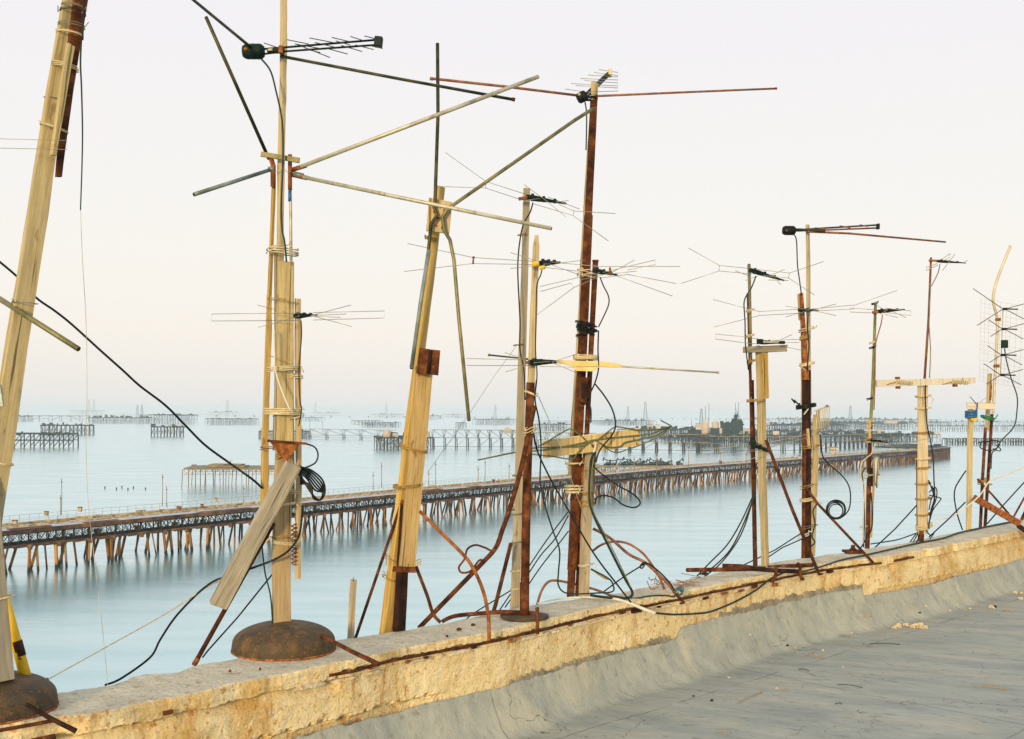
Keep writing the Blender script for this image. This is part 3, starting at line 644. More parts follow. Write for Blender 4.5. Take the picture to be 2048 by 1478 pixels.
def seg(name, a, b_, r, mat, parent, n=6):
    """one leg or pile: shares a unit mesh"""
    key = (name, mat)
    if key not in UC:
        me = bpy.data.meshes.new(name); u = unit_cyl(n); me.from_pydata([tuple(v) for v in u.V], [], u.F); me.materials.append(M[mat]); UC[key] = me
    d = b_ - a; o = bpy.data.objects.new(name, UC[key]); COL.objects.link(o)
    mw = Matrix.Translation(a) @ d.to_track_quat('Z', 'Y').to_matrix().to_4x4() @ Matrix.Diagonal((r, r, d.length, 1))
    o.parent = parent; o.matrix_local = RP[parent.name_full].inverted() @ mw; return o
caps, stuff, np_ = MB(), MB(), 0
s = S0 + 2.5; kb = 0
while s < LEN - 66:
    sp = (6.1 if s < 330 else 5.6) + random.uniform(-.9, .9)
    zt = D0 - 3.3
    L_ = [(pp(s, -.5, zt), pp(s, -.5, -1.5), .27), (pp(s + 1.7, .4, zt), pp(s + 2.3, .2, -1.5), .25), (pp(s + 3.2, 2.2, zt), pp(s + 2.5, 3.1, -1.5), .24), (pp(s + 4.4, 1.2, zt), pp(s + 4.9, .8, -1.5), .22), (pp(s + .4, 5.0, zt), pp(s - .5, 6.2, -1.5), .25), (pp(s + 3.6, 5.6, zt), pp(s + 4.6, 6.8, -1.5), .22), (pp(s + .8, 8.8, zt + 1.8), pp(s + .6, 9.6, -1.5), .22)]
    for (a, b_, r) in L_:
        a = a + Vector((random.uniform(-.5, .5), random.uniform(-.5, .5), 0)); b_ = b_ + Vector((random.uniform(-.4, .4), random.uniform(-.4, .4), 0)); r *= random.uniform(.75, 1.25)
        if random.random() < .13: continue
        vis = s > 112
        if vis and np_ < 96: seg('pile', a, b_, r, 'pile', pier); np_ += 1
        else: stuff.bar(a, b_, r, 6)
    caps.box(pp(s, -.5, zt + .1), (.85, .85, .45)); caps.box(pp(s, -.5, zt - .35), (.6, .6, .3)); caps.bar(pp(s, -.8, zt + .28), pp(s, 5.6, zt + .28), .2, 4)
    caps.bar(pp(s, -.55, zt + .1), pp(s - 3.4, -.5, zt + .02), .13, 4)
    s += sp; kb += 1
caps.build('pile_caps', M['pier_rust'], pier); o = stuff.build('distant_piles', M['pile_far'], pier); o['kind'] = 'stuff'
# rusty sheet-pile end of the pier
def px_box(mb, px0, px1, Y, z0, z1, D):
    a, b_ = P(px0, 800, Y), P(px1, 800, Y); c = (a + b_) / 2; mb.box((c.x, c.y + D / 2, (z0 + z1) / 2), (b_.x - a.x, D, z1 - z0))
t = Thing('sheet_pile_breakwater', 'brown rusted wall closing the far end of the trestle pier', 'breakwater', 1880, 905, 800)
e0, e1 = pp(LEN - 66, 0, 0), pp(LEN, 0, 0)
mb = MB(); n = 26
for i in range(n):
    a = e0.lerp(e1, i / n); b_ = e0.lerp(e1, (i + .8) / n); w2 = Vector((0, .8 if i % 2 else 0, 0))
    mb.quadbox([a + w2, b_ + w2, b_ + w2 + Vector((0, 0, 7.6 + .5 * random.random())), a + w2 + Vector((0, 0, 7.6))], Vector((-2, 3, 0)))
e2 = e1 + Vector((-8, 60, 0))
for i in range(10):
    a = e1.lerp(e2, i / 10); b_ = e1.lerp(e2, (i + .85) / 10); mb.quadbox([a, b_, b_ + Vector((0, 0, 7.8)), a + Vector((0, 0, 7.6))], Vector((-3, 0, 0)))
mb.build('wall', M['pier_rust'], t.o)
mb = MB(); mb.quadbox([e0 + Vector((-2, 2, 7.5)), e1 + Vector((-1, 2, 7.5)), e2 + Vector((-3, 0, 8)), e0 + Vector((-26, 30, 8))], Vector((0, 0, .9)))
for i in range(16): mb.box(e0.lerp(e1, random.random()) + Vector((-random.random() * 14, 6 + 24 * random.random(), 8.8)), (4 + 6 * random.random(), 3, .8 + 1.2 * random.random()), random.random())
mb.build('top', M['rig'], t.o)
# poles standing on the pier
for i, (px, y0, y1) in enumerate(((123, 957, 1030), (121, 990, 1030), (325, 948, 1012), (333, 972, 1014), (487, 970, 1006), (603, 930, 985), (746, 944, 980), (763, 925, 976), (857, 941, 972), (871, 922, 970), (956, 932, 964), (970, 918, 962), (1018, 926, 958), (1268, 912, 950), (1313, 903, 948), (1342, 892, 946), (1377, 888, 944), (1440, 900, 936), (1492, 902, 930))):
    Yb = depth(px, y1, D0); t = Thing('deck_pole', 'thin bare metal pole standing on the rusty trestle pier', 'pole', px, y1, Yb, 'thin poles along the pier')
    t.tube('shaft', [(px, y1), (px + .5, (y0 + y1) / 2), (px, y0)], 1.4, 'rig_beige', n=5); t.tube('fitting', [(px, y0 + 6), (px + 1, y0 + 8)], 2.4, 'rig', n=5)
# small huts and boxes on it
for i, (px, py, w_, h_, mt) in enumerate(((93, 1027, 7, 8, 'pier_beige'), (160, 1019, 7, 9, 'pier_beige'), (432, 1000, 5, 8, 'yellow_wood'), (30, 1045, 9, 9, 'pier_beige'), (358, 1016, 8, 6, 'rust_orange'), (404, 1012, 5, 7, 'rust_orange'), (987, 962, 5, 5, 'pier_rust'), (1441, 925, 5, 6, 'pier_rust'), (1599, 914, 4, 5, 'pier_beige'))):
    lab = ['beige switch box on the pier near its left end, beside a thin pole', 'second beige switch box from the left on the pier railing', 'small yellow box on the pier railing left of the wooden mast', 'beige box at the far left end of the pier deck', 'orange rusty drum box on the pier boardwalk at left', 'smaller orange box on the pier boardwalk near the wooden mast', 'brown box on the pier between two wooden masts', 'brown box on the pier left of the twin wooden antenna posts', 'tiny beige box on the far stretch of the pier'][i]
    Yb = depth(px, py + h_ / 2, D0); t = Thing('deck_box', lab, 'box', px, py + h_ / 2, Yb); t.block('case', px, py, w_, h_, w_, mt); t.block('lid', px, py - h_ / 2, w_ * 1.15, 1.2, w_ * 1.15, 'pier_rust')

# ================================================================== platforms and trestles out at sea
def platform(name, label, cat, x0, x1, yw, yd, D, nx, ny=3, mat='rig', pmat='rig_pile', junk=0, masts=(), brace='x', x1w=None, group=None, r=.28, rail=True, pale=(), seed=1, truss=0, jh=2.5):
    rnd = random.Random(seed); A, B = sea(x0, yw), sea(x1, x1w or yw); c0 = (A + B) / 2
    u = (B - A); Wd = u.length; u.normalize(); n = Vector((-u.y, u.x, 0)); n = n if n.y > 0 else -n
    Z = (yw - yd) / F * A.y
    rt = bpy.data.objects.new(name, None); COL.objects.link(rt); put(rt, None, Matrix.Translation(c0)); tag(rt, label, cat, group)
    g = lambda s, t, z: A + u * s + n * t + Vector((0, 0, z)); ang = math.atan2(u.y, u.x)
    th = max(.5, Z * .09)
    mb = MB(); mb.box(g(Wd / 2, D / 2, Z - th / 2), (Wd, D, th), ang)
    for i in range(nx * 2): mb.box(g(rnd.uniform(0, Wd), rnd.uniform(-.2, D), Z - th * rnd.random()), (rnd.uniform(1, 4), rnd.uniform(.6, 3), th * rnd.uniform(.6, 1.8)), ang)
    mb.build('deck', M[mat], rt)
    if truss:
        mb = MB(); st = truss * 1.2; k = int(Wd / st)
        for t_ in (0, D):
            mb.bar(g(0, t_, Z - th - truss), g(Wd, t_, Z - th - truss), .10)
            for i in range(k): mb.bar(g(i * st, t_, Z - th), g((i + .5) * st, t_, Z - th - truss), .08, 3); mb.bar(g((i + .5) * st, t_, Z - th - truss), g((i + 1) * st, t_, Z - th), .08, 3)
        mb.build('truss', M[mat], rt)
    mb = MB()
    for i in range(nx):
        s = Wd * (i + .03) / (nx - 1 + .06) if nx > 1 else Wd / 2
        for j in range(ny):
            t_ = D * j / max(1, ny - 1); dx = rnd.uniform(-.25, .25) * Wd / nx * (brace != 'd')
            seg('leg', g(s + dx, t_, -1), g(s + dx * .6, t_, Z - th), r * rnd.uniform(.8, 1.2), pmat, rt)
            if i < nx - 1:
                s2 = s + Wd / (nx - 1 + .06)
                if brace == 'x':
                    if rnd.random() < .55: mb.bar(g(s, t_, .3), g(s2, t_, Z - th), r * .5, 3)
                    if rnd.random() < .45: mb.bar(g(s, t_, Z - th), g(s2, t_, .5), r * .5, 3)
                    if rnd.random() < .5: mb.bar(g(s, t_, Z * .45), g(s2, t_, Z * .45), r * .5, 3)
                elif brace == 'd':
                    mb.bar(g(s, t_, 1), g(s2, t_, Z - th), r * .7, 3); mb.bar(g(s, t_, Z * .5), g(s2, t_, Z * .5), r * .6, 3)
    mb.build('bracing', M[mat], rt)
    if rail:
        mb = MB(); k = max(3, int(Wd / 3)); 
        for i in range(k): mb.bar(g(Wd * i / (k - 1), 0, Z), g(Wd * i / (k - 1), 0, Z + 1.2), .05, 3)
        mb.bar(g(0, 0, Z + 1.2), g(Wd, 0, Z + 1.2), .05, 3); mb.build('railing', M[mat], rt)
    for i in range(min(95, int(junk * 1.5))):
        mb = MB(); s = rnd.uniform(.04, .96) * Wd; t_ = rnd.uniform(.1, .9) * D; hh = rnd.uniform(.3, 1) ** 1.5 * jh * 1.3; ww = rnd.uniform(.8, 2.2) * jh * .8
        if rnd.random() < .5: mb.box(g(s, t_, Z + hh / 2), (ww, ww * .7, hh), ang)
        elif rnd.random() < .5: mb.lathe(g(s, t_, Z), [(ww * .4, 0), (ww * .4, hh), (ww * .2, hh * 1.15)], 10)
        else:
            mb.box(g(s, t_, Z + hh / 3), (ww, ww * .6, hh / 1.5), ang); mb.bar(g(s, t_, Z), g(s + ww * .5, t_, Z + hh * 1.9), .12, 3); mb.bar(g(s - .5, t_, Z + hh), g(s + ww, t_, Z + hh * 1.4), .1, 3)
        mb.build('equipment', M['rig_pale' if rnd.random() < .12 else mat], rt)
    for (px, ytop, kind) in masts:
        Yk = A.y + D * .5; p = P(px, 800, Yk); hz = P(px, ytop, Yk).z; base = Vector((p.x, p.y, Z)); hgt = hz - Z; mb = MB(); wb = hgt * .11 if kind == 'derrick' else .12
        if kind == 'derrick':
            cs = [(-1, -1), (1, -1), (1, 1), (-1, 1)]; nl = 9
            for i in range(nl):
                f0, f1 = 1 - i / nl * .75, 1 - (i + 1) / nl * .75
                for k in range(4):
                    a, b_ = cs[k], cs[(k + 1) % 4]; z0, z1 = hgt * i / nl, hgt * (i + 1) / nl
                    p0 = base + Vector((a[0] * wb * f0, a[1] * wb * f0, z0)); p1 = base + Vector((a[0] * wb * f1, a[1] * wb * f1, z1)); p2 = base + Vector((b_[0] * wb * f1, b_[1] * wb * f1, z1))
                    mb.bar(p0, p1, .006 * hgt, 3); mb.bar(p0, p2, .0035 * hgt, 3); mb.bar(p1, p2, .0035 * hgt, 3)
            mb.box(base + Vector((0, 0, hgt)), (wb * .7, wb * .7, hgt * .02)); mb.build('derrick', M[mat], rt)
        else:
            mb.bar(base, base + Vector((0, 0, hgt)), .13 + hgt * .003, 4); mb.bar(base + Vector((-1, 0, hgt * .8)), base + Vector((1, 0, hgt * .8)), .08, 3); mb.build('mast', M[mat], rt)
    for (px, ytop, wp, kind) in pale:
        Yk = A.y + D * .4; hz = P(px, ytop, Yk).z; p = P(px, 800, Yk); ww = wp / F * Yk; mb = MB()
        if kind == 'tank': mb.lathe((p.x, p.y, Z), [(ww/2, 0), (ww/2, (hz - Z) * .85), (ww * .42, (hz - Z) * .93), (ww * .1, hz - Z)], 20); mb.build('tank', M['rig_pale'], rt, False)
        elif kind == 'shed': mb.box((p.x, p.y, (Z + hz) / 2), (ww, ww * .5, hz - Z)); o = mb.build('shed', M['rig_pale'], rt); m2 = MB(); m2.box((p.x, p.y, hz + .15), (ww * 1.06, ww * .56, .3)); m2.build('shed_roof', M['rig'], o)
        elif kind == 'dark':
            mb.box((p.x, p.y, (Z + hz) / 2), (ww, ww * .6, hz - Z)); hh_ = hz - Z
            for q_ in range(9): mb.box((p.x + rnd.uniform(-.55, .55) * ww, p.y + rnd.uniform(-.4, .2) * ww, Z + rnd.uniform(.1, 1.05) * hh_), (rnd.uniform(.12, .4) * ww, .3 * ww, rnd.uniform(.08, .35) * hh_)); 
            for q_ in range(6): mb.bar((p.x + rnd.uniform(-.5, .5) * ww, p.y - .35 * ww, Z), (p.x + rnd.uniform(-.5, .5) * ww, p.y - .35 * ww, Z + hh_ * rnd.uniform(.9, 1.5)), .14, 4)
            mb.build('tower_block', M['rig'], rt)
    return rt
pf = platform
pf('oil_platform', 'dark trestle platform with diagonal braces, nearest one at the far left', 'platform', -12, 147, 896, 866, 24, 9, 2, brace='d', r=.5, junk=4, jh=1.2, seed=3, rail=False)
pf('oil_platform', 'dark round-ended platform just behind the diagonally braced one at far left', 'platform', 80, 187, 869, 850, 40, 14, 4, junk=8, seed=4, r=.3)
pf('oil_platform', 'small far platform with a line of posts beside the left timber mast', 'platform', 32, 66, 843, 832, 30, 7, 2, junk=4, seed=5, r=.5)
pf('jetty', 'thin low jetty on paired posts at the far left, behind the round-ended platform', 'jetty', 60, 182, 842, 831, 5, 7, 2, junk=0, seed=6, r=.5, rail=False)
pf('oil_platform', 'faint flat platform with two lattice masts left of the big cluttered one', 'platform', 158, 211, 829, 821, 60, 10, 2, junk=4, masts=((178, 800, 'derrick'), (188, 800, 'derrick')), seed=7, r=.6)
pf('oil_platform', 'large cluttered dark platform with two thin masts, left of the long cable', 'platform', 186, 310, 846, 835, 50, 24, 3, junk=26, masts=((275, 811, 'derrick'), (284, 810, 'derrick')), seed=8, r=.4, jh=5)
pf('oil_platform', 'open platform joined to the right end of the large cluttered one', 'platform', 308, 395, 847, 829, 40, 17, 3, junk=8, seed=9, r=.35, jh=3)
pf('oil_platform', 'small dark isolated platform crossed by the long black cable', 'platform', 302, 368, 873, 853, 22, 11, 3, junk=9, masts=((337, 843, 'm'),), seed=10, r=.3, jh=3)
pf('oil_platform', 'low braced platform without masts left of the wooden mast with the bowl foot', 'platform', 423, 518, 849, 837, 40, 20, 3, junk=5, seed=11, r=.35, jh=2.5)
pf('oil_platform', 'faint platform carrying a single bent derrick on the horizon', 'platform', 438, 478, 831, 824, 80, 7, 2, junk=9, masts=((455, 801, 'derrick'),), seed=12, r=.6, jh=7)
pf('loading_platform', 'beige truss platform on thin yellow legs just behind the pier', 'platform', 367, 552, 974, 936, 22, 9, 3, mat='rig_beige', pmat='rig_beige', junk=0, brace='n', rail=False, truss=1.8, seed=13, r=.16)
t = Thing('timber_pile', 'flat stack of grey boards lying on the beige truss platform', 'timber', 455, 936, depth(455, 936, 7.4) + 6)
for (dx, dy_, w_, h_) in ((0, -2, 78, 3), (-8, -5, 50, 2.5), (14, -5, 34, 2)): t.block('board_stack', 455 + dx, 934 + dy_, w_, h_, 40, 'rig_beige')
t.tube('post', [(461, 934), (461, 921)], 1.5, 'rig', n=5)
pf('oil_platform', 'dark cluttered platform at the left end of the long water trestle', 'platform', 521, 620, 877, 862, 26, 18, 3, junk=10, seed=14, r=.35, masts=((620, 840, 'm'), (645, 842, 'm')))
pf('oil_platform', 'dark platform with pale huts and tanks in front of the long water trestle', 'platform', 755, 866, 899, 874, 26, 19, 3, junk=13, pale=((775, 860, 17, 'tank'), (790, 866, 14, 'shed'), (850, 862, 20, 'tank')), seed=15, r=.3, jh=3)
pf('oil_platform', 'low platform left of the leaning mast, front one of an overlapping pair', 'platform', 735, 802, 854, 845, 30, 14, 3, junk=3, seed=16, r=.35)
pf('oil_platform', 'higher rear platform of the overlapping pair left of the leaning mast', 'platform', 718, 766, 849, 841, 40, 8, 3, junk=1, seed=17, r=.35)
pf('oil_platform', 'faint short platform just right of the mast with the rusty bowl foot', 'platform', 606, 650, 842, 835, 40, 8, 2, junk=4, seed=18, r=.5)
pf('oil_platform', 'tiny square platform under the tip of the hanging curved tube', 'platform', 916, 933, 856, 845, 12, 4, 3, junk=0, seed=19, r=.3)
pf('oil_platform', 'braced platform with a tangled derrick right of the hanging curved tube', 'platform', 962, 1032, 849, 838, 40, 14, 3, junk=3, masts=((990, 810, 'derrick'), (994, 812, 'm')), seed=20, r=.4, jh=3)
pf('oil_platform', 'braced platform between the pointed picket and the tall rusty mast', 'platform', 1080, 1143, 861, 848, 30, 13, 3, junk=5, seed=21, r=.35)
pf('jetty', 'thin dark jetty deck above the braced platform near the tall rusty mast', 'jetty', 1040, 1235, 846, 841, 6, 12, 2, seed=22, r=.4, rail=False)
pf('oil_platform', 'faint platform with ship-like towers on the horizon right of the bowl mast', 'platform', 648, 682, 831, 826, 90, 5, 2, junk=10, masts=((631, 805, 'derrick'), (664, 815, 'm')), seed=23, r=.7, jh=9)
pf('oil_platform', 'faint horizon platform with one mast behind the leaning mast', 'platform', 760, 808, 835, 828, 60, 7, 2, junk=6, masts=((773, 808, 'derrick'),), seed=24, r=.6, jh=5)
pf('oil_platform', 'faint horizon platform right beside the lower part of the leaning mast', 'platform', 853, 885, 839, 831, 60, 8, 2, junk=7, seed=25, r=.5, jh=5)
pf('oil_platform', 'faint horizon platform with three thin masts above the square one', 'platform', 903, 935, 835, 829, 60, 6, 2, junk=8, masts=((909, 816, 'm'), (917, 817, 'm'), (924, 816, 'm')), seed=26, r=.6, jh=5)
pf('oil_platform', 'hazy wide platform with two tall lattice derricks right of the tall rusty mast', 'platform', 1212, 1312, 850, 841, 60, 20, 3, junk=14, masts=((1256, 813, 'derrick'), (1291, 804, 'derrick'), (1232, 822, 'm')), seed=27, r=.5, jh=4)
# the long trestle over the water, a run of bays
def trestle(label, pts, Wd, zt, zm, mat='rig_beige', bay=12, pr=.3, name='trestle_bridge', pale=False):
    rt = bpy.data.objects.new(name, None); COL.objects.link(rt); W = [sea(*p) for p in pts]; put(rt, None, Matrix.Translation(W[0])); tag(rt, label, 'trestle')
    up, br = MB(), MB(); nleg = 0
    for A, B in zip(W, W[1:]):
        u = B - A; Ln = u.length; u.normalize(); n = Vector((-u.y, u.x, 0)); k = max(1, round(Ln / bay))
        for off in (0, Wd):
            for z, rr in ((zt, .3), (zm, .28)):
                if z: up.bar(A + n * off + Vector((0, 0, z)), B + n * off + Vector((0, 0, z)), rr, 4)
        up.box((A + B) / 2 + n * Wd / 2 + Vector((0, 0, zt)), (Ln, Wd, .3), math.atan2(u.y, u.x))
        for i in range(k):
            p = A + u * Ln * i / k; q = A + u * Ln * (i + 1) / k
            for off in (0, Wd):
                if nleg < 96:
                    seg('leg', p + n * off + Vector((0, 0, -1)), p + n * off + Vector((0, 0, zm or zt)), pr, 'rig_pile', rt); seg('leg', p + n * off + u * 1.6 + Vector((0, 0, -1)), p + n * off + u * 1.2 + Vector((0, 0, zm or zt)), pr, 'rig_pile', rt); nleg += 2
                else: br.bar(p + n * off + Vector((0, 0, -1)), p + n * off + Vector((0, 0, zm or zt)), pr, 4)
                if zm:
                    br.bar(p + n * off + Vector((0, 0, zm)), p + n * off + Vector((0, 0, zt)), .2, 3); br.bar(p + n * off + Vector((0, 0, zt)), q + n * off + Vector((0, 0, zm)), .14, 3)
                    br.bar(p + n * off + Vector((0, 0, zm)), p.lerp(q, .2) + n * off + Vector((0, 0, zt)), .14, 3); br.bar(p + n * off + Vector((0, 0, zm)), p.lerp(q, -.2) + n * off + Vector((0, 0, zt)), .14, 3)
                br.bar(p + n * off + Vector((0, 0, 1.6)), q + n * off + Vector((0, 0, 1.6)), .1, 3)
                if random.random() < .5: br.bar(p + n * off + Vector((0, 0, 1.5)), q + n * off + Vector((0, 0, (zm or zt))), .1, 3)
    up.build('deck', M[mat], rt); br.build('bracing', M['rig'], rt); return rt
trestle('long open steel trestle over the water between the bowl mast and the dark platform', [(617, 877), (790, 880)], 4, 10.5, 4.0, bay=20)
trestle('double-height steel trestle over the water right of the dark platform', [(865, 897), (1070, 898)], 5, 15.5, 9, bay=10, pr=.35)
trestle('steel trestle running behind the board antenna to the dark platform', [(1068, 899), (1230, 903), (1420, 906)], 5, 14, 8, bay=11, pr=.35)
trestle('steel trestle crossing behind the twin posts towards the small white house', [(1400, 905), (1600, 905), (1800, 890)], 5, 12.5, 7, bay=13, pr=.35)
t = Thing('trestle_hut', 'small pale domed cabin on top of the double-height trestle', 'hut', 1016, 862, 905); t.block('walls', 1016, 862, 15, 8, 12, 'rig_pale'); t.block('roof', 1016, 857, 11, 4, 9, 'rig_pale')
trestle('very long thin causeway low on the horizon across the whole left half', [(210, 831.5), (700, 835.5), (1180, 838)], 8, 9, 0, mat='rig', bay=95, pr=1.0, name='causeway')
trestle('very long thin causeway low on the horizon across the right half', [(1180, 838), (1560, 841), (2120, 842)], 8, 9, 0, mat='rig', bay=60, pr=1.0, name='causeway')
# the dense yard of platforms at the right
pf('oil_platform', 'big cluttered pier yard with pale sheds right of the board antenna', 'platform', 1272, 1420, 876, 859, 60, 30, 4, junk=46, pale=((1300, 849, 12, 'shed'), (1316, 850, 9, 'shed'), (1397, 847, 10, 'shed')), masts=((1383, 838, 'm'), (1403, 818, 'derrick')), seed=31, r=.35, jh=3.4)
pf('oil_platform', 'dark platform crowded with beige tanks and black towers, left of the twin wooden posts', 'platform', 1398, 1520, 893, 868, 44, 28, 4, junk=34, pale=((1411, 841, 15, 'tank'), (1431, 842, 14, 'tank'), (1432, 856, 23, 'shed'), (1451, 845, 18, 'dark'), (1474, 842, 22, 'dark'), (1468, 838, 8, 'dark'), (1472, 830, 6, 'dark')), masts=((1411, 812, 'm'), (1418, 806, 'm'), (1471, 806, 'm'), (1477, 804, 'm')), seed=32, r=.3, jh=4.2)
pf('oil_platform', 'dark low platform behind the post with the cream grill', 'platform', 1515, 1640, 886, 870, 40, 26, 4, junk=22, pale=((1490, 858, 22, 'shed'), (1552, 862, 12, 'shed')), seed=33, r=.3, jh=3)
pf('oil_platform', 'distant crowded row of platforms right of the twin wooden posts', 'platform', 1540, 1700, 864, 850, 60, 34, 3, junk=40, seed=34, r=.4, jh=4)
pf('oil_platform', 'distant crowded platforms behind the green cane mast', 'platform', 1640, 1836, 858, 846, 60, 36, 3, junk=44, masts=((1701, 812, 'derrick'), (1776, 835, 'm')), pale=((1781, 841, 24, 'shed'), (1822, 846, 12, 'shed')), seed=35, r=.45, jh=5)
pf('oil_platform', 'far hazy line of platforms on the horizon behind the right-hand masts', 'platform', 1600, 1880, 848, 838, 90, 40, 2, junk=40, masts=((1700, 818, 'm'),), seed=36, r=.6, jh=6)
pf('oil_platform', 'low dark platform with open frames ending left of the white crossboard mast', 'platform', 1650, 1840, 884, 872, 34, 30, 3, junk=34, seed=37, r=.3, jh=3.4)
pf('oil_platform', 'platform with rectangular open frames just left of the thick post under the crossboard', 'platform', 1735, 1880, 882, 868, 30, 20, 3, junk=12, pale=((1874, 862, 8, 'tank'),), seed=38, r=.3, jh=4, truss=1.5)
pf('jetty', 'long low jetty behind the frames with close-set legs at the far right', 'jetty', 1840, 2120, 862, 851, 12, 60, 1, junk=10, seed=39, r=.5, jh=3)
pf('jetty', 'upper distant jetty with close-set legs near the horizon at far right', 'jetty', 1850, 2130, 851, 843, 14, 60, 1, junk=14, seed=40, r=.6, jh=4, masts=((1925, 830, 'm'),))
pf('arched_viaduct', 'low viaduct on even rows of legs reaching the right edge of the picture', 'viaduct', 1893, 2120, 889.5, 877, 8, 44, 2, junk=0, seed=41, r=.45)
pf('jetty', 'dense low dark jetty row between the channel mast and the thick crossboard post', 'jetty', 1500, 1760, 874, 862, 16, 40, 2, junk=40, seed=51, r=.3, jh=2.6, truss=1.2)
pf('jetty', 'long hazy jetty row just under the horizon between the cane and crossboard masts', 'jetty', 1620, 1900, 853, 844, 16, 44, 1, junk=50, seed=52, r=.5, jh=4)
pf('jetty', 'hazy jetty row on the horizon between twin posts and channel mast', 'jetty', 1500, 1700, 845, 837, 20, 30, 1, junk=30, seed=53, r=.6, jh=4)
pf('oil_platform', 'dark cluttered strip under the tank platform, partly behind the steel trestle', 'platform', 1330, 1500, 886, 874, 20, 26, 3, junk=30, seed=54, r=.28, jh=2.4)
# the pumpjack platform behind the pier
pf('pumpjack_platform', 'beige low platform behind the pier crowded with pumpjacks', 'platform', 1172, 1378, 951, 932, 12, 22, 3, mat='rig_beige', pmat='rig', junk=0, brace='x', seed=42, r=.14, rail=True)
Yp = depth(1280, 951, 0) + 5
for i, px in enumerate((1218, 1226, 1238, 1248, 1254, 1262, 1276, 1283, 1291, 1298, 1306, 1314, 1320, 1328, 1336, 1357)):
    px += random.uniform(-4, 4); sz = random.uniform(.7, 1.35); yb = 930.5; Yk = Yp + (i % 3) * 3
    t = Thing('pumpjack', 'small dark nodding pumpjack on the beige platform behind the pier' if i < 15 else 'lone pumpjack standing apart at the right end of the pumpjack platform', 'pumpjack', px, yb, Yk, 'pumpjacks on the low platform' if i < 15 else None)
    sgn = random.choice((1, -1)); tl = random.uniform(-1, 1)
    t.tube('frame', [(px - 3 * sz, yb), (px, yb - 8 * sz), (px + 3 * sz, yb)], 1.7, 'rig', n=4); t.tube('frame', [(px - 3 * sz, yb, .8), (px, yb - 8 * sz, .8), (px + 3 * sz, yb, .8)], 1.7, 'rig', n=4)
    t.tube('walking_beam', [(px - 7 * sgn * sz, yb - (7 - 3 * tl) * sz), (px, yb - 8.5 * sz), (px + 5 * sgn * sz, yb - (10.5 + 3 * tl) * sz)], 2.2, 'rig', n=4)
    t.tube('horse_head', [(px + 4 * sgn * sz, yb - (13 + 3 * tl) * sz), (px + 6.5 * sgn * sz, yb - (10 + 3 * tl) * sz), (px + 6 * sgn * sz, yb - (7 + 3 * tl) * sz)], 2.6, 'rig', n=5); t.tube('crank', [(px - 6 * sgn * sz, yb - 6 * sz), (px - 5 * sgn, yb - 1)], 4, 'rig', n=5); t.block('base', px, yb - 1.5, 13, 4, 6, 'rig'); t.block('engine', px - 3 * sgn, yb - random.uniform(2, 4), random.uniform(4, 8), random.uniform(4, 8), 6, 'rig'); t.tube('pipework', [(px - 6, yb - 2), (px - 2, yb - random.uniform(3, 9)), (px + 5, yb - random.uniform(2, 8)), (px + 7, yb)], 1.6, 'rig', n=4)
t = Thing('white_house', 'tiny white house with dark windows on the pier behind the cream grill post', 'house', 1666, 905, depth(1666, 905, 8) + 6)
t.block('walls', 1666, 900.5, 15, 11, 10, 'rig_pale'); t.block('roof', 1666, 894.3, 17, 1.6, 12, 'rig_beige')
for dx in (-4.5, 0, 4.5): t.block('window', 1666 + dx, 900, 2, 3, 1.2, 'rig', dy=-1.9)
for px, py in ((210, 977), (233, 979), (244, 976), (256, 980), (267, 977), (291, 979)):
    Yb = depth(px, py, 0); t = Thing('mooring_post', 'short dark post stump standing in the open water left of the beige truss platform', 'post', px, py, Yb, 'stumps of posts in the water')
    t.tube('stump', [(px, py + 2), (px, py - 3)], 2.2, 'rig', n=7); t.tube('head', [(px, py - 3), (px, py - 4)], 3, 'rig', n=7)

# ================================================================== masts along the parapet
def edgeY(px):                                   # depth just outside the outer edge of the parapet along a pixel column
    u = (px - 1024) / F; Y = 5.3
    for _ in range(8): Y = -(cout(Y * (u + 1)) - .05) / (1 - u)
    return Y
def bowl(label, px, pyc, Y, seed):
    t = Thing('bowl_base', label, 'bowl', px, pyc, Y); c = P(px, pyc, Y); R = .2036
    prof = [(R, 0), (R * 1.0, .012), (R * .985, .034)] + [(R * .985 * cos(a), .034 + .078 * sin(a)) for a in [pi/2 * i / 14 for i in range(1, 14)]] + [(.002, .1125)]
    mb = MB(); mb.lathe((c.x, c.y, ZT + .002), prof, 64); mb.build('dome', M['rust_dome'], t.o, True)
    mb = MB(); mb.lathe((c.x, c.y, ZT + .001), [(R + .002, 0), (R + .0025, .005), (R + .001, .007)], 64); mb.build('rim', M['rust_orange'], t.o, True)
    return t

